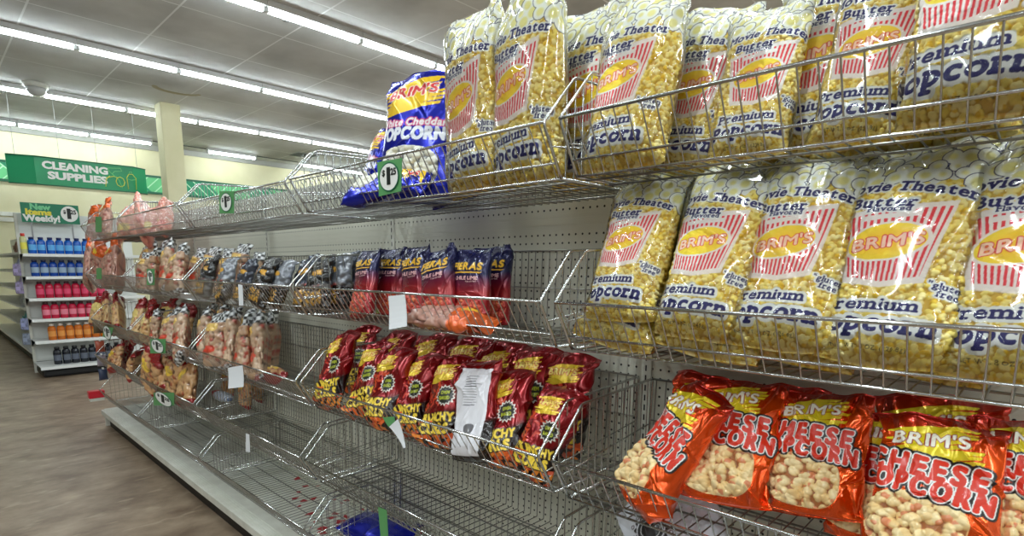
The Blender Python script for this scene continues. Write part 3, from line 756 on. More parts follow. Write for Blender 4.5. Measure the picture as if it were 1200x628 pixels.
# ---- top level, nearest basket
G5 = 'popcorn bags in the top level basket nearest the camera'
rows5 = [(728, 762, -2, 1.05, 1.16, 'front bag beside the basket divider'), (803, 848, 8, 1.2, 1.27, 'set back between two front bags, left part'), (872, 908, 6, 1.11, 1.19, 'front bag in the middle of the view'),
         (1006, 1058, -46, 1.09, 1.17, 'front one with whole striped box, second from right edge'), (1146, 1196, -180, 1.03, 1.11, 'front bag with large lettering at the right edge'), (955, 985, -45, 1.2, 1.27, 'set back behind two front bags, right part'),
         (690, 695, 8, 1.22, 1.26, 'back corner bag partly behind the basket divider'), (1100, 1120, -110, 1.24, 1.3, 'back row bag behind the bag with large lettering')]
for i, (ub, ut, vt, yb, yt, d) in enumerate(rows5):
    bag('pop', i+1+(i > 2), on(ub, yb, FLZ[5]+.004), at(ut, vt, y=yt), f'clear top shelf popcorn bag, {d}', 'popcorn bag', G5, (.0, .05, -.04, .12, -.06, 0, 0, 0)[i])
# ---- top level, second basket
G5b = 'popcorn bags in the second basket of the top level'
for i, (ub, ut, vt, yb, yt, d) in enumerate([(620, 618, -10, 1.08, 1.12, 'right of the pair beside the basket divider'), (561, 553, 16, 1.10, 1.14, 'left of the pair, beside the blue bags')]):
    bag('pop', i*2, on(ub, yb, FLZ[5]+.004), at(ut, vt, y=yt), f'top shelf popcorn bag, {d}', 'popcorn bag', G5b, -.1)
Gc = 'blue cheddar popcorn bags on the top shelf'
bag('cheddar', 0, on(485, 1.12, FLZ[5]), at(496, 84, y=1.16), 'tall upright royal blue cheddar popcorn bag, second basket of the top shelf', 'popcorn bag', Gc, .3, sx=1.2)
bag('cheddar', 1, on(532, 1.22, FLZ[5]), at(528, 118, y=1.26), 'blue popcorn bag squeezed between the tall blue bag and the clear popcorn bags', 'popcorn bag', Gc, .1)
bag('cheddar', 1, on(430, 1.10, FLZ[5]+.01), at(452, 150, y=1.14), 'slumped blue cheddar bag leaning on the tall blue bag', 'popcorn bag', Gc, -.3)
bag('cheddar', 0, on(418, 1.05, FLZ[5]+.045), on(470, 1.1, FLZ[5]+.07), 'blue bag lying flat in the top basket behind the green price card', 'popcorn bag', Gc, 0, 1)
# ---- middle level, nearest basket: orange foil bags
G3 = 'orange cheese popcorn bags in the nearest basket'
B3 = FLZ[3]
def tilt(key, var, b, t, label, cat, group, yaw=0, roll=None): return bag(key, var, b, t, label, cat, group, yaw)
bag('cheese', 0, at(740, 592, y=1.02), at(830, 454, y=1.12), 'orange foil cheese popcorn bag tilted over to the left, leftmost in its basket', 'popcorn bag', G3, -.5, sx=.8)
bag('cheese', 1, at(848, 592, y=1.06), at(868, 443, y=1.18), 'orange foil cheese popcorn bag standing upright right of the tilted one', 'popcorn bag', G3, .1)
bag('cheese', 2, at(955, 606, y=1.10), at(968, 458, y=1.20), 'orange foil cheese popcorn bag set slightly back, third from the left', 'popcorn bag', G3, .0)
bag('cheese', 1, at(1028, 640, y=1.14), at(1042, 482, y=1.24), 'orange cheese popcorn bag half hidden behind the large front one', 'popcorn bag', G3, .0)
bag('cheese', 0, at(1080, 668, y=.99), at(1106, 488, y=1.09), 'largest looking orange cheese popcorn bag, front row near the right edge', 'popcorn bag', G3, .12)
bag('cheese', 2, at(1195, 660, y=1.04), at(1205, 490, y=1.14), 'orange cheese popcorn bag cut by the right edge of the photo', 'popcorn bag', G3, .05)
for i, (ub, ut, vt, d) in enumerate([(800, 838, 440, 'between the first two orange bags'), (905, 918, 450, 'between the second and third orange bags'), (1085, 1100, 462, 'above the large front bag')]):
    bag('cheese', i+1, on(ub, 1.26, B3+.003), at(ut, vt, y=1.33), f'dark orange cheese popcorn bag in the back row, {d}', 'popcorn bag', G3)
# ---- middle level, second basket: red bags
Gr = 'red corn snack bags in the second basket'
pl = [(388, 402, 388, 1.02, 1.12, 0), (424, 440, 400, 1.03, 1.14, 1), (446, 468, 405, 1.0, 1.1, 2), (480, 497, 413, 1.02, 1.12, 0), (512, 530, 415, 1.01, 1.11, 1), (590, 598, 432, 1.03, 1.13, 2), (624, 660, 452, 1.02, 1.1, 0)]
for i, (ub, ut, vt, yb, yt, v_) in enumerate(pl):
    w_ = ['first', 'second', 'third', 'fourth', 'fifth', 'just right of the white backed bag', 'last one beside the basket divider'][i]
    bag('curls', v_, on(ub, yb, B3+.004), at(ut, vt, y=yt), f'dark red corn snack bag in the front row, {w_ + " from left" if i < 5 else w_}', 'snack bag', Gr, -.12)
bag('curlsback', 0, on(552, 1.0, B3+.004), at(566, 420, y=1.1), 'corn snack bag turned round to show its white back panel', 'snack bag', Gr, -.1)
for i, (ub, ut, vt) in enumerate([(412, 425, 380), (455, 466, 386), (496, 508, 388), (535, 548, 392), (575, 592, 398), (612, 628, 405), (648, 668, 412)]):
    bag('curls', i+1, on(ub, 1.2, B3+.004), at(ut, vt, y=1.29), f'dark red snack bag in the back row, {ordn[i]} from the left', 'snack bag', Gr, .1)
# ---- second level, second basket
B4 = FLZ[4]; Gh = 'red and navy chili snack bags'
for i, (ub, ut, vt, yb, yt) in enumerate([(421, 436, 292, 1.06, 1.14), (455, 463, 290, 1.15, 1.2), (482, 491, 288, 1.08, 1.14), (512, 515, 290, 1.06, 1.12), (550, 557, 291, 1.1, 1.14), (575, 578, 288, 1.2, 1.23)]):
    bag('chili', i, on(ub, yb, B4+.002), at(ut, vt, y=yt), f'chili lime snack bag fading from navy to red, {ordn[i]} from the left', 'snack bag', Gh, (-.1, .1, -.1, 0, .1, .1)[i])
bag('orange', 0, on(492, .995+.03, B4+.03), on(600, 1.08, B4+.03), 'clear pork rind bag with orange top lying on its side before the chili bags', 'snack bag', None, 0, 1, sx=1.15)
for i, (u, vt, y) in enumerate([(357, 300, 1.1), (374, 300, 1.06), (392, 298, 1.12), (403, 296, 1.2)]):
    bag('dark', i, on(u, y, B4+.002), at(u+6, vt, y=y+.06), f'dark snack bag left of the chili lime bags, {ordn[i]} from the left', 'snack bag', 'dark bags beside the chili lime bags')
Gm = 'dark pork rind bags in the middle basket'
for i, (ub, ut, vt, y) in enumerate([(240, 252, 298, 1.04), (262, 270, 304, 1.0), (281, 296, 302, 1.03), (303, 322, 300, 1.0), (322, 338, 304, 1.04)]):
    bag('dark', i+1, on(ub, y, B4+.002), at(ut, vt, y=y+.07), f'dark rind bag in the middle second level basket, {ordn[i]} from the left', 'snack bag', Gm, -.15)
for i, (u, vt) in enumerate([(232, 290), (248, 288), (264, 290), (282, 284), (300, 294)]):
    bag('checker', i, on(u-4, 1.24, B4+.002), at(u+4, vt, y=1.29), f'checkered top rind bag, back row, middle basket, second level, {ordn[i]} from the left', 'snack bag', 'checkered pork rind bags in the middle basket')
def hash_(s_): return sum((i+1)*ord(c) for i, c in enumerate(s_))
def row(key, n, ua, ub, va, vb, y, lev, lab, grp, var=0, lean=.05, yaw=-.2, du=3):
    rj = random.Random(hash_(lab))
    for i in range(n):
        f = i/max(1, n-1); u = ua+(ub-ua)*f; vt = va+(vb-va)*f
        yj = y+rj.uniform(-.02, .035); vt += rj.uniform(-3, 4)
        bag(key, i+var, on(u+rj.uniform(-2, 2), yj, FLZ[lev]+.002), at(u+du+rj.uniform(-5, 5), vt, y=yj+lean+rj.uniform(-.03, .05)), (f'{lab}, {ordn[i]} from the left' if n > 1 else lab), 'snack bag', grp, yaw+rj.uniform(-.35, .45))
row('checker', 4, 168, 206, 290, 288, 1.03, 4, 'checkered top rind bag, front row, fourth basket, second level', 'checkered rind bags in the fourth basket of the second level')
row('checker', 4, 172, 214, 284, 284, 1.2, 4, 'checkered top rind bag, back row, fourth basket, second level', 'back row checkered rind bags in the fourth basket')
row('orange', 4, 104, 138, 284, 282, 1.02, 4, 'orange topped rind bag, farthest basket, second level', 'orange topped rind bags in the farthest basket', 1)
row('pink', 5, 146, 190, 243, 238, 1.1, 5, 'pink striped rind bag on the top shelf, fourth basket', 'pink striped rind bags on the top shelf')
row('orange', 2, 108, 124, 236, 232, 1.06, 5, 'orange topped rind bag on the top shelf, farthest basket', 'orange topped bags on the far end of the top shelf')
# middle level, further baskets
row('checker', 5, 238, 306, 364, 366, 1.02, 3, 'checkered top rind bag, front row, middle basket, middle level', 'checkered rind bags at middle level')
row('checker', 6, 246, 318, 352, 362, 1.2, 3, 'checkered top rind bag, back row, middle basket, middle level', 'back row of checkered rind bags at middle level', 1)
row('checker', 3, 184, 212, 360, 362, 1.0, 3, 'checkered top rind bag in the fourth middle level basket', 'checkered rind bags in the fourth basket')
row('red', 2, 160, 172, 352, 354, 1.02, 3, 'red topped rind bag in the fourth middle level basket', 'red topped rind bags in the fourth basket')
row('red', 3, 178, 216, 348, 352, 1.2, 3, 'red topped bag, back row, fourth basket, middle level', 'back row red topped bags')
row('red', 3, 116, 140, 348, 350, 1.03, 3, 'red topped rind bag in the farthest middle level basket', 'red topped rind bags in the farthest basket', 1)
bag('amber', 0, on(296, 1.06, FLZ[3]+.036), on(352, 1.09, FLZ[3]+.036), 'yellow bag lying flat beside the red snack bags', 'snack bag', None, 0, 1)
# fourth level
row('maroon', 1, 146, 156, 392, 390, 1.12, 2, 'dark red bag, farthest basket, fourth level', None)
row('amber', 2, 136, 156, 405, 410, 1.0, 2, 'low amber rind bag, farthest basket, fourth level', 'amber bags in the farthest basket')
row('amber', 4, 176, 222, 412, 420, 1.02, 2, 'amber rind bag with red base, fourth basket, fourth level', 'amber rind bags in the fourth basket', 0, .02)
for i, (u, vb, ut, vt, d) in enumerate([(268, 461, 272, 425, 'back left one of the trio'), (303, 470, 306, 438, 'back right one of the trio'), (288, 477, 291, 440, 'front one of the trio')]):
    b_ = at(u, vb, z=FLZ[2]+.003); bag('amber', i, b_, at(ut, vt, y=b_.y+.02), f'amber rind bag with red base, middle basket, fourth level, {d}', 'snack bag', 'amber rind bags in the middle basket', -.1)
# ------------------------------------------------------------------ flat lettering helper
def letters(name, s, size, M4, m, parent, bold=.02, width=None, th=.001, align='CENTER', track=1.0):
    cu = bpy.data.curves.new(name, 'FONT'); cu.body = s; cu.size = size; cu.offset = bold*size; cu.extrude = th; cu.align_x = align; cu.align_y = 'CENTER'; cu.resolution_u = 3; cu.space_character = track
    o = bpy.data.objects.new('tmp', cu); C.objects.link(o); bpy.context.view_layer.update()
    me = bpy.data.meshes.new_from_object(o); w0 = o.dimensions.x; bpy.data.objects.remove(o); bpy.data.curves.remove(cu)
    if width: me.transform(Matrix.Diagonal((width/w0, 1, 1, 1)))
    me.transform(M4); me.materials.clear(); r = link(name, me, parent, [m]); return r
def face_x(x, y, z): return Matrix(((0, 0, 1, x), (1, 0, 0, y), (0, 1, 0, z), (0, 0, 0, 1)))      # lettering read from +x
def face_y(x, y, z): return Matrix(((1, 0, 0, x), (0, 0, -1, y), (0, 1, 0, z), (0, 0, 0, 1)))     # lettering read from -y
def disc(mb, c, ry, rz, ax, m=0, n=28, th=.002):
    vs = []
    for s_ in (0, 1):
        for i in range(n):
            t = 2*math.pi*i/n
            if ax == 'x': vs.append((c[0]+s_*th, c[1]+ry*math.cos(t), c[2]+rz*math.sin(t)))
            else: vs.append((c[0]+ry*math.cos(t), c[1]-s_*th, c[2]+rz*math.sin(t)))
    mb.add(vs, [tuple(range(n)), tuple(range(n, 2*n))]+[(i, (i+1) % n, n+(i+1) % n, n+i) for i in range(n)], m)
# ------------------------------------------------------------------ hanging department sign
bx = -13.; root = empty('hanging_sign', (bx, 2.3, 2.75)); tag(root, 'long green hanging sign reading CLEANING SUPPLIES in white', 'sign')
mb = MB(); pr = [(-.22, -1.0, 0), (.0, -.70, 0), (.0, .80, 0), (-.22, 1.06, 0), (-.28, 1.06, 0), (-.05, .8, 0), (-.05, -.7, 0), (-.28, -1.0, 0)]
pr = [(-.12, -1.02), (.0, -.66), (.0, .80), (-.16, 1.05), (-.20, 1.05), (-.04, .80), (-.04, -.66), (-.16, -1.02)]
n = len(pr); mb.add([(x, y, 0) for x, y in pr]+[(x, y, .47) for x, y in pr], [(i, (i+1) % n, n+(i+1) % n, n+i) for i in range(n)]+[(0, 1, 6, 7), (1, 2, 5, 6), (2, 3, 4, 5), (15, 14, 9, 8), (14, 13, 10, 9), (13, 12, 11, 10)])
mb.build('sign_panel', GREEN, root)
mb = MB()
for z in (-.008, .464):
    for i in range(3): mb.tube([(pr[i][0]+.002, pr[i][1], z+.007), (pr[i+1][0]+.002, pr[i+1][1], z+.007)], .011, 6)
mb.build('edge_trim', DGREEN, root)
letters('lettering', 'CLEANING', .17, face_x(.002, -.08, .335), WHITEM, root, .05, .96); letters('lettering', 'SUPPLIES', .17, face_x(.002, -.06, .165), WHITEM, root, .05, .88)
mb = MB()
def stroke(pts, m, r=.006): mb.tube([(.004, y, z) for y, z in pts], r, 4, m)
stroke([(.40, .40), (.60, .42), (.62, .37), (.50, .35), (.46, .30), (.42, .34), (.40, .40)], 1); stroke([(.42, .26), (.36, .2), (.34, .06)], 0); stroke([(.46, .30), (.56, .20), (.60, .06)], 1); stroke([(.36, .22), (.48, .26), (.55, .24)], 0)
stroke([(.58+.07*math.cos(t/8*math.pi*2), .17+.09*math.sin(t/8*math.pi*2)) for t in range(9)], 0); stroke([(.70, .05), (.69, .26), (.73, .33), (.79, .33), (.84, .26), (.83, .05)], 0); stroke([(.69, .24), (.76, .22), (.84, .24)], 1); stroke([(.74, .33), (.74, .37), (.78, .37), (.78, .33)], 1)
mb.build('line_drawing', [YELLOW, LGREEN], root)
for y in (-.9, -.3, .25, .9):
    mb = MB(); mb.tube([(-.03 if abs(y) < .8 else -.1, y, .47), (-.03 if abs(y) < .8 else -.1, y, ZC-2.75-.08)], .003, 4); mb.build('hanging_wire', STEEL, root)
# ------------------------------------------------------------------ wall band and white wall rails
bm_ = mat('wall_band', rgb(108, 205, 140), .5); N, L, B = nodes(bm_)
tc = N.new('ShaderNodeTexCoord'); sp = N.new('ShaderNodeSeparateXYZ'); L.new(tc.outputs['Object'], sp.inputs[0])
d1 = math_node(N, L, 'FRACT', math_node(N, L, 'MULTIPLY', math_node(N, L, 'ADD', sp.outputs['Y'], sp.outputs['Z']), 4.2)); l1 = math_node(N, L, 'LESS_THAN', d1, .14)
d2 = math_node(N, L, 'FRACT', math_node(N, L, 'MULTIPLY', math_node(N, L, 'SUBTRACT', sp.outputs['Y'], sp.outputs['Z']), 4.2)); l2 = math_node(N, L, 'LESS_THAN', d2, .14)
blk = math_node(N, L, 'FRACT', math_node(N, L, 'MULTIPLY', math_node(N, L, 'ADD', sp.outputs['Y'], math_node(N, L, 'MULTIPLY', sp.outputs['Z'], 1.)), .6)); b2 = math_node(N, L, 'LESS_THAN', blk, .5)
mxa = N.new('ShaderNodeMix'); mxa.data_type = 'RGBA'; L.new(b2, mxa.inputs[0]); mxa.inputs[6].default_value = rgb(104, 200, 132); mxa.inputs[7].default_value = rgb(34, 150, 104)
ln_ = math_node(N, L, 'ADD', math_node(N, L, 'MULTIPLY', b2, l1), math_node(N, L, 'MULTIPLY', math_node(N, L, 'SUBTRACT', 1, b2), l2))
mxb = N.new('ShaderNodeMix'); mxb.data_type = 'RGBA'; L.new(ln_, mxb.inputs[0]); L.new(mxa.outputs[2], mxb.inputs[6]); mxb.inputs[7].default_value = rgb(190, 236, 196); L.new(mxb.outputs[2], B.inputs['Base Color'])
mb = MB(); mb.box((XF+.001, YL+.01, 3.17), (XF+.03, YR-.01, 3.53)); tag(mb.build('trim_wall_band', bm_), kind='structure')
for z in (3.13, 3.53): mb = MB(); mb.box((XF+.001, YL+.01, z), (XF+.045, YR-.01, z+.05)); tag(mb.build('trim_band_edge', DGREEN), kind='structure')
for z in (2.28, 2.4): mb = MB(); mb.box((XF+.001, YL+.01, z), (XF+.05, 6, z+.09)); tag(mb.build('trim_wall_rail', ENAMEL), kind='structure')
mb = MB(); mb.box((XF+.001, YL+.01, ZC-.13), (XF+.06, YR-.01, ZC-.001)); tag(mb.build('trim_ceiling_edge', mat('edge_grey', rgb(168, 168, 160), .6)), kind='structure')
# dome camera, ceiling vent, sprinkler
root = empty('dome_camera', (-12.5, 1.72, ZC)); mb = MB(); mb.lathe([(.17, 0), (.17, -.05), (.15, -.07)], 24); mb.build('mount_ring', ENAMEL, root)
mb = MB(); mb.lathe([(.14, -.07), (.13, -.13), (.09, -.18), (.03, -.2), (.001, -.2)], 24); mb.build('dome', mat('dome', rgb(190, 190, 188), .15), root); tag(root, 'white dome camera on the ceiling beside a light row', 'camera')
root = empty('ceiling_vent', (-14.9, 7.55, ZC)); mb = MB(); mb.box((-.3, -.3, -.012), (.3, .3, -.002)); mb.build('vent_frame', STEEL, root)
mb = MB()
for q in range(9): mb.box((-.26, -.26+q*.06, -.02), (.26, -.225+q*.06, -.0125))
mb.build('vent_slats', BLACK, root); tag(root, 'dark square air vent in the ceiling near the far wall', 'vent')
p_ = at(335, 22, z=ZC-.1); root = empty('sprinkler', (p_.x, p_.y, ZC)); mb = MB(); mb.tube([(0, 0, 0), (0, 0, -.09)], .012, 8); mb.tube([(-.02, 0, -.07), (-.02, 0, -.12)], .004, 5); mb.tube([(.02, 0, -.07), (.02, 0, -.12)], .004, 5); mb.build('pipe', STEEL, root)
mb = MB(); mb.lathe([(.035, -.128), (.035, -.122)], 12); mb.build('deflector', STEEL, root); tag(root, 'small sprinkler head on the ceiling between the two nearest light rows', 'sprinkler')
# ------------------------------------------------------------------ end cap display with bottles
ex, ey0, ey1 = -9.22, .90, 2.1
root = empty('end_cap_shelving', (ex, (ey0+ey1)/2, 0)); tag(root, 'white end cap shelving unit with rows of coloured bottles', 'shelving'); hy = (ey1-ey0)/2
mb = MB(); mb.box((-.02, -hy, .14), (.0, hy, 1.98)); 
pegx = mat('pegboard_white', rgb(226, 228, 224), .5); mb.build('back_panel', pegx, root)
mb = MB(); mb.box((.0, -hy, 0), (.02, -hy+.03, 1.98)); mb.build('upright', ENAMEL, root)
mb = MB(); mb.box((.02, -hy+.02, .001), (.55, hy, .105)); mb.build('kick_plate', BLACK, root, .03)
SHZ = [1.488, 1.217, .954, .701, .434, .139]
WSH = mat('shelf_white', rgb(232, 234, 232), .35)
for i, z in enumerate(SHZ):
    d = (.36, .36, .37, .38, .40, .60)[i]; mb = MB(); mb.box((.021, -hy, z-.006), (d, hy, z)); mb.box((d, -hy, z-.034), (d+.012, hy, z+.002)); mb.build('shelf', WSH, root, .002)
    if i < 5: mb = MB(); mb.add([(.021, -hy+.004, z-.1), (.021, -hy+.004, z-.007), (d-.02, -hy+.004, z-.007)], [(0, 1, 2), (2, 1, 0)]); mb.build('shelf_bracket', WSH, root)
BOT = {}
def bottle_proto(col, cap, lab, h=.2, r=.037):
    root = empty('bottle'); body = mat('bottle_liquid', rgb(*col), .18, spec=.6)
    mb = MB(); mb.lathe([(r*.9, 0), (r, .006), (r, h*.70), (r*.86, h*.80), (r*.6, h*.84), (r*.5, h*.87)], 18); mb.build('bottle_body', body, root)
    mb = MB(); mb.lathe([(r*.62, h*.86), (r*.62, h*.99), (r*.55, h)], 14); mb.build('cap', mat('cap', rgb(*cap), .4), root)
    mb = MB(); k = 13; rr = r+.0008; mb.add([(rr*math.cos(-1.2+2.4*i/(k-1)), rr*math.sin(-1.2+2.4*i/(k-1)), z) for z in (h*.22, h*.55) for i in range(k)], [(i, i+1, k+i+1, k+i) for i in range(k-1)]); mb.build('bottle_label', mat('label', rgb(*lab), .5), root)
    return root
specs = [('blue', (14, 92, 190), (18, 34, 92), (96, 176, 236)), ('deep blue', (10, 66, 158), (14, 26, 70), (150, 170, 190)), ('red', (184, 14, 54), (60, 20, 34), (224, 70, 110)),
         ('pink red', (196, 18, 62), (70, 30, 36), (230, 130, 150)), ('orange', (200, 104, 20), (210, 200, 190), (226, 150, 70)), ('black', (18, 22, 34), (12, 12, 14), (90, 96, 110))]
for i, (nm, c_, cp, lb) in enumerate(specs):
    pr_ = bottle_proto(c_, cp, lb, .2 if i != 5 else .215, .042); first = True
    for q in range(8):
        o = pr_ if first else copy_tree(pr_); first = False
        d = (.27, .27, .28, .29, .31, .42)[i]
        o.location = (ex+d, 1.005+(.0, .0, .02, .05, .08, .09)[i]+q*.088, SHZ[i]+.0004); o.rotation_euler.z = random.Random(i*9+q).uniform(-.4, .4)
        tag(o, f'{nm} bottle, {ordn[q]} from the left on the {["top", "second", "third", "fourth", "fifth", "bottom"][i]} end cap shelf', 'bottle', f'{nm} bottles on the end cap')
o = bottle_proto((206, 206, 150), (214, 60, 50), (236, 226, 90), .24, .034); o.location = (ex+.27, .93, SHZ[0]+.0004); tag(o, 'pale bottle with red cap left of the blue bottles', 'bottle')
# sign on top of the end cap
root = empty('shelf_sign', (-9.1, 1.245, 1.985)); tag(root, 'green sign reading New Items Weekly above the end cap', 'sign')
mb = MB(); mb.box((-.004, -.284, -.115), (.0, .284, .12)); mb.build('sign_board', mat('sign_teal', rgb(12, 122, 88), .35), root)
letters('lettering', 'New', .095, face_x(.001, -.10, .072), mat('mint', rgb(120, 206, 150), .5), root, .05, .20); letters('lettering', 'Items', .095, face_x(.001, -.12, .008), YELLOW, root, .05, .25); letters('lettering', 'Weekly!', .105, face_x(.001, -.09, -.064), WHITEM, root, .05, .36)
mb = MB(); disc(mb, (.001, .185, .008), .088, .096, 'x'); mb.build('white_disc', WHITEM, root)
letters('lettering', '1', .16, face_x(.004, .18, .005), BLACKINK, root, .06, .04); letters('lettering', '25', .07, face_x(.004, .225, .03), BLACKINK, root, .04, .06); letters('lettering', '$', .06, face_x(.004, .137, .03), BLACKINK, root, .03, .028)
for y in (-.2, .2): mb = MB(); mb.box((-.012, y-.008, -.3), (-.005, y+.008, .05)); mb.build('sign_post', STEEL, root)
# ------------------------------------------------------------------ further gondola run behind the end cap
for k in range(5):
    root = empty('gondola_section', (-9.285-.61-k*1.22, 1.42, 0)); tag(root, f'white shelving unit of the aisle beyond the end cap, {ordn[k]} from the end cap', 'shelving', 'shelving of the far aisle')
    mb = MB(); mb.box((-.609, -.02, .0), (.609, .06, 1.84)); mb.build('back_panel', ENAMEL, root)
    mb = MB(); mb.box((-.609, -.44, .13), (.609, -.021, .16)); mb.build('base_deck', WSH, root)
    mb = MB(); mb.box((-.609, -.40, .001), (.609, -.38, .129)); mb.build('kick_plate', BLACK, root)
    for z in (.46, .74, 1.0, 1.27, 1.53): mb = MB(); mb.box((-.608, -.40, z-.03), (.608, -.021, z)); mb.build('shelf', WSH, root)
    if k == 0: mb = MB(); mb.box((.612, -.03, 0), (.64, .06, 1.9)); mb.build('upright', ENAMEL, root)
cols = [((118, 84, 66), 'brown'), ((150, 158, 196), 'pale blue'), ((168, 156, 196), 'lavender'), ((150, 152, 150), 'grey'), ((60, 122, 120), 'teal'), ((140, 150, 170), 'blue grey')]
pp = []
for (c_, nm) in cols:
    r0 = empty('pouch'); mb = MB()
    prof = [(-.0, .075, .03), (.03, .08, .045), (.1, .078, .04), (.15, .07, .02), (.18, .072, .003)]
    vs = []; 
    for z, hx, hy_ in prof:
        for j in range(16):
            t = 2*math.pi*j/16; vs.append((hx*math.copysign(abs(math.cos(t))**.7, math.cos(t)), hy_*math.copysign(abs(math.sin(t))**.9, math.sin(t)), z))
    mb.add(vs, [(i*16+j, i*16+(j+1) % 16, (i+1)*16+(j+1) % 16, (i+1)*16+j) for i in range(4) for j in range(16)]+[tuple(range(16))[::-1], tuple(range(64, 80))], 0, True)
    m_ = mat('pouch_film', rgb(*c_), .3); noise_col(m_, rgb(*[int(x*.8) for x in c_]), rgb(*[min(250, int(x*1.2)) for x in c_]), 22)
    mb.build('pouch_body', m_, r0); mb = MB(); mb.box((-.04, -.049, .05), (.04, -.044, .11)); mb.build('pouch_label', mat('pouch_print', rgb(*[min(250, int(x*1.25)) for x in c_]), .5), r0); pp.append([r0, False])
lv = [(1.53, 0, 'top'), (1.27, 1, 'second'), (1.0, 2, 'third'), (.74, 3, 'fourth'), (.46, 4, 'fifth'), (.16, 5, 'bottom')]
for z, ci, ln2 in lv:
    for q in range(12 if ci != 5 else 6):
        c3 = ci if q % 3 else (ci+1) % 6
        r0, us = pp[c3]; o = copy_tree(r0) if us else r0; pp[c3][1] = True
        o.location = (-9.42-q*.19, 1.10+.02*(q % 2), z+.0004); o.rotation_euler.z = .1*(q % 3-1)
        tag(o, f'{cols[c3][1]} pouch on the {ln2} shelf beyond the end cap, {ordn[q]} from the end cap', 'pouch', 'pouches on the far aisle shelves')
for q in range(4):
    c3 = (2, 2, 1, 5)[q]; o = copy_tree(pp[c3][0]); o.location = (-9.235, .868, (1.22, 1.0, .55, .36)[q]); o.rotation_euler.z = .9; o.scale = (.6, .6, .8)
    tag(o, f'{["lavender", "lavender", "pale blue", "blue grey"][q]} pouch hanging at the corner of the end cap, {["topmost", "second from the top", "third from the top", "lowest"][q]}', 'pouch', 'pouches hanging at the end cap corner')
# ------------------------------------------------------------------ price cards on the basket rims
NV = (90, 120, 95)
def card(quad, y, label, green=True, txt=True, name='price_card', curl=0., yaw=0.):
    (u0, v0), (u1, v1), (u2, v2), (u3, v3) = quad     # top left, top right, bottom right, bottom left
    P = [at(u, v, y=y) for u, v in quad]; c = sum(P, Vector())/4
    root = empty(name, c); P = [p-c for p in P]; mb = MB()
    n = 6; vs = []
    for i in range(n+1):
        t = i/n
        for s_ in (0, 1):
            p = P[0].lerp(P[3], t) if s_ == 0 else P[1].lerp(P[2], t)
            vs.append((p.x, p.y-curl*t*t+(yaw if s_ else -yaw), p.z))
    fs = [(2*i, 2*i+2, 2*i+3, 2*i+1) for i in range(n)]
    k = len(vs); vs += [(x, y_+.0012, z) for x, y_, z in vs]; fs += [(k+2*i, k+2*i+1, k+2*i+3, k+2*i+2) for i in range(n)]
    mb.add(vs, fs); mb.build('card', GREENTAG if green else PAPER, root)
    w = (P[1]-P[0]).length; h = (P[0]-P[3]).length
    if txt and green:
        mb = MB(); disc(mb, (0, -.0015-curl*.3, 0), w*.40, h*.42, 'y', th=.0006); mb.build('white_disc', DGREEN, root); 
        mb = MB(); disc(mb, (0, -.0023-curl*.3, 0), w*.36, h*.38, 'y', th=.0006); mb.build('white_disc', WHITEM, root)
        letters('lettering', '1', h*.62, face_y(-.0*w, -.0036-curl*.3, 0), BLACKINK, root, .06, w*.14, .0004); letters('lettering', '25', h*.26, face_y(w*.2, -.0036-curl*.3, h*.12), BLACKINK, root, .04, w*.22, .0004)
        letters('lettering', '$', h*.24, face_y(-w*.2, -.0036-curl*.3, h*.12), BLACKINK, root, .03, w*.12, .0004)
    return tag(root, label, 'price card')
R4 = lambda a, b, c, d: [(a, b), (c, b), (c, d), (a, d)]
card([(442, 190), (471, 185), (470, 224), (444, 230)], .940, 'large green price card below the blue popcorn bags on the top shelf')
card(R4(257, 224, 274, 250), .940, 'green price card on the empty middle basket of the top shelf')
card(R4(112, 254, 119, 272), .937, 'pale green price card at the far end of the top shelf', True, False)
card(R4(172, 315, 181, 334), .937, 'green price card on the fourth basket of the second level')
card(R4(113, 314, 119, 327), .937, 'small pale tag on the farthest basket of the second level', True, False)
card([(279, 333), (284, 334), (285, 358), (280, 358)], .937, 'narrow white tag on the middle basket of the second level', False)
card([(455, 347), (474, 345), (480, 382), (459, 386)], .937, 'blank white paper card hanging from the second level basket with chili bags', False, curl=.01)
card([(267, 431), (284, 428), (288, 453), (270, 455)], .937, 'blank white paper card hanging on the middle level, middle basket', False, curl=.01)
card([(122, 383), (133, 384), (129, 398), (120, 394)], .937, 'tilted green price card at the far end of the middle level')
card(R4(176, 397, 194, 414), .937, 'green price card under the red topped bags on the middle level')
card(R4(180, 460, 204, 475), .937, 'green price card on the fourth basket of the fourth level')
card([(288, 508), (292, 509), (293, 530), (288, 529)], .937, 'narrow white tag on the fourth level middle basket', False)
card([(448, 489), (462, 488), (464, 503), (455, 500)], .937, 'small green card behind the peeled white paper below the red snack bags', True, False)
card([(456, 500), (466, 491), (480, 523), (478, 524)], .930, 'peeled white paper flap hanging below the red snack bags', False, curl=.015)
card([(443, 594), (453, 598), (455, 632), (446, 630)], .937, 'green price card hanging over the blue bag on the lowest level', True, False)
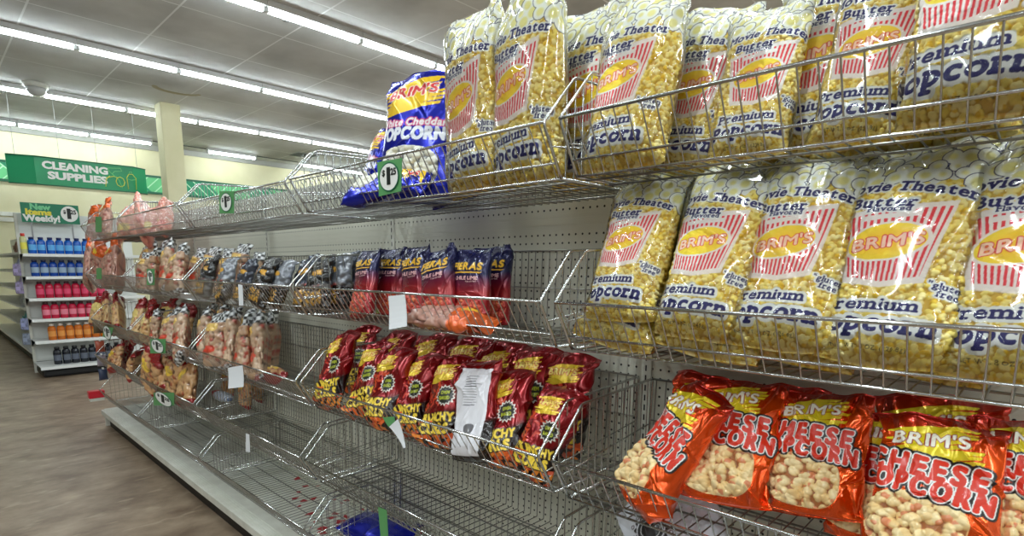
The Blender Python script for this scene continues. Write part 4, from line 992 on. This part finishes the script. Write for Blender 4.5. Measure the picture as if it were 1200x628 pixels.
# ------------------------------------------------------------------ odds and ends
bag('cheddar', 1, at(412, 610, z=FLZ[1]+.03), at(528, 646, z=FLZ[1]+.04), 'blue popcorn bag lying on the lowest basket under a green card', 'popcorn bag', None, .6, sc=1.05)
mb = MB(); rs = random.Random(4)
for i in range(70):
    u = rs.uniform(345, 500); v = rs.uniform(560, 628)
    if v < 540+.35*(u-300): continue
    p = at(u, v, z=FLZ[1]+.004); s_ = rs.uniform(.006, .02); t = rs.uniform(0, 3)
    q = [(p.x+s_*math.cos(t+a_)*rs.uniform(.6, 1.6), p.y+s_*math.sin(t+a_)*rs.uniform(.6, 1.6), p.z+rs.uniform(0, .006)) for a_ in (0, 1.6, 3.1, 4.7)]
    mb.add(q, [(0, 1, 2), (0, 2, 3)])
o = mb.build('paper_scraps', mat('red_scrap', rgb(150, 24, 30), .5)); tag(o, 'scattered red torn scraps on the lowest wire shelf', 'scraps', kind='stuff')
p = at(112, 464, y=.91); root = empty('red_box', (-5.70, .93, p.z)); mb = MB(); mb.box((-.035, -.055, -.03), (.035, .055, .03)); mb.build('carton', mat('red_card', rgb(212, 34, 52), .35), root, .004)
mb = MB(); mb.box((-.03, -.05, -.055), (.03, .05, -.0305)); mb.build('tray', ENAMEL, root); tag(root, 'small bright red box clipped to the far foot of the shelving', 'box')
for q, (z, c_, nm) in enumerate([(.84, (96, 82, 58), 'olive'), (.68, (170, 84, 62), 'orange red'), (.56, (150, 140, 150), 'grey'), (.44, (60, 70, 96), 'dark blue')]):
    root = empty('snack_pack', (-5.735, 1.0, z)); root.scale = (.7, .7, .8); mb = MB()
    vs = []
    for zz, hx, hy_ in [(-.06, .003, .05), (-.045, .02, .046), (0, .026, .044), (.045, .02, .046), (.06, .003, .05)]:
        for j in range(12):
            t = 2*math.pi*j/12; vs.append((hx*math.cos(t), hy_*math.sin(t), zz))
    mb.add(vs, [(i*12+j, i*12+(j+1) % 12, (i+1)*12+(j+1) % 12, (i+1)*12+j) for i in range(4) for j in range(12)]+[tuple(range(12))[::-1], tuple(range(48, 60))], 0, True)
    mb.build('pack_body', mat('pack_film', rgb(*c_), .3), root); mb = MB(); mb.box((-.002, -.008, .058), (.03, .008, .075)); mb.build('hang_tab', WHITEM, root)
    tag(root, f'{nm} snack pack hanging on the far end of the snack shelving', 'snack pack', 'packs hanging on the shelving end')
# striped pack on the fourth level, middle basket
root = empty('striped_pack', at(262, 470, z=FLZ[2]+.004)); sm_ = mat('striped_print', rgb(225, 228, 235), .5); N, L, B = nodes(sm_)
tc = N.new('ShaderNodeTexCoord'); sp = N.new('ShaderNodeSeparateXYZ'); L.new(tc.outputs['Object'], sp.inputs[0]); s1 = math_node(N, L, 'LESS_THAN', math_node(N, L, 'FRACT', math_node(N, L, 'MULTIPLY', sp.outputs['X'], 55)), .4)
mxs = N.new('ShaderNodeMix'); mxs.data_type = 'RGBA'; L.new(s1, mxs.inputs[0]); mxs.inputs[6].default_value = rgb(226, 230, 238); mxs.inputs[7].default_value = rgb(120, 140, 178); L.new(mxs.outputs[2], B.inputs['Base Color'])
mb = MB(); vs = []
for i in range(9):
    x = -.11+i*.0275; r_ = .03*math.sin(math.pi*(i+.6)/9.2)**.5+.003*(i % 2)
    for j in range(12):
        t = 2*math.pi*j/12; vs.append((x, r_*1.4*math.cos(t), .03+r_*.9*math.sin(t)))
mb.add(vs, [(i*12+j, i*12+(j+1) % 12, (i+1)*12+(j+1) % 12, (i+1)*12+j) for i in range(8) for j in range(12)]+[tuple(range(12))[::-1], tuple(range(96, 108))], 0, True)
mb.build('wrapped_body', sm_, root); mb = MB(); mb.box((-.14, -.02, .01), (-.105, .02, .05)); mb.build('red_end', mat('red_end', rgb(176, 40, 50), .5), root, .008)
tag(root, 'white and blue striped pack with a red end on the fourth level', 'pack')
# white bag with round black emblem, fourth level of the nearest basket
def art_white(W, H, cs, seed):
    a = Art(-.74*W, .74*W, H, (222, 224, 232), .1); r2 = np.hypot(a.X-cs, a.Y-H*.72); th = np.arctan2(a.Y-H*.72, a.X-cs)
    a.fill((r2 < .034+.003*np.sin(th*14))*(r2 > .030), (30, 22, 22)); a.fill((r2 < .027)*1., (24, 20, 20)); a.fill((r2 < .0205)*(r2 > .019), (214, 214, 214))
    for k_ in range(12):
        t = k_*math.pi/6; d = np.hypot(a.X-cs-.041*math.cos(t), a.Y-H*.72-.041*math.sin(t)); a.fill((d < .0045)*(d > .0025), (60, 40, 40))
    for k_ in range(60):
        rn = random.Random(k_+seed); x, y = cs+rn.uniform(-.5, .5)*W, rn.uniform(0, .55)*H; d = np.hypot(a.X-x, a.Y-y); a.fill((d < .008)*(d > .006), (188, 176, 180))
    return a
kind('white', 'white_snack_bag', 'foil_bag', .22, .32, .07, 81, art_white(.22, .32, -.03, 3), FOIL, .0016, full=(.14, .6), crease=(60, .006, .006))
b_ = bag('white', 0, at(835, 760, y=1.02), at(770, 575, y=1.19), 'white snack bag with a round black emblem below the orange bags', 'snack bag', None, 0)
bpy.context.scene.view_settings.view_transform = 'Standard'
bpy.context.scene.view_settings.look = 'None'
bpy.context.scene.view_settings.exposure = 0.12
bpy.context.scene.view_settings.gamma = 1
bpy.context.scene.view_settings.use_curve_mapping = False
w = bpy.data.worlds.new('world'); bpy.context.scene.world = w; w.use_nodes = True
w.node_tree.nodes['Background'].inputs[0].default_value = (.6, .65, .65, 1); w.node_tree.nodes['Background'].inputs[1].default_value = .3
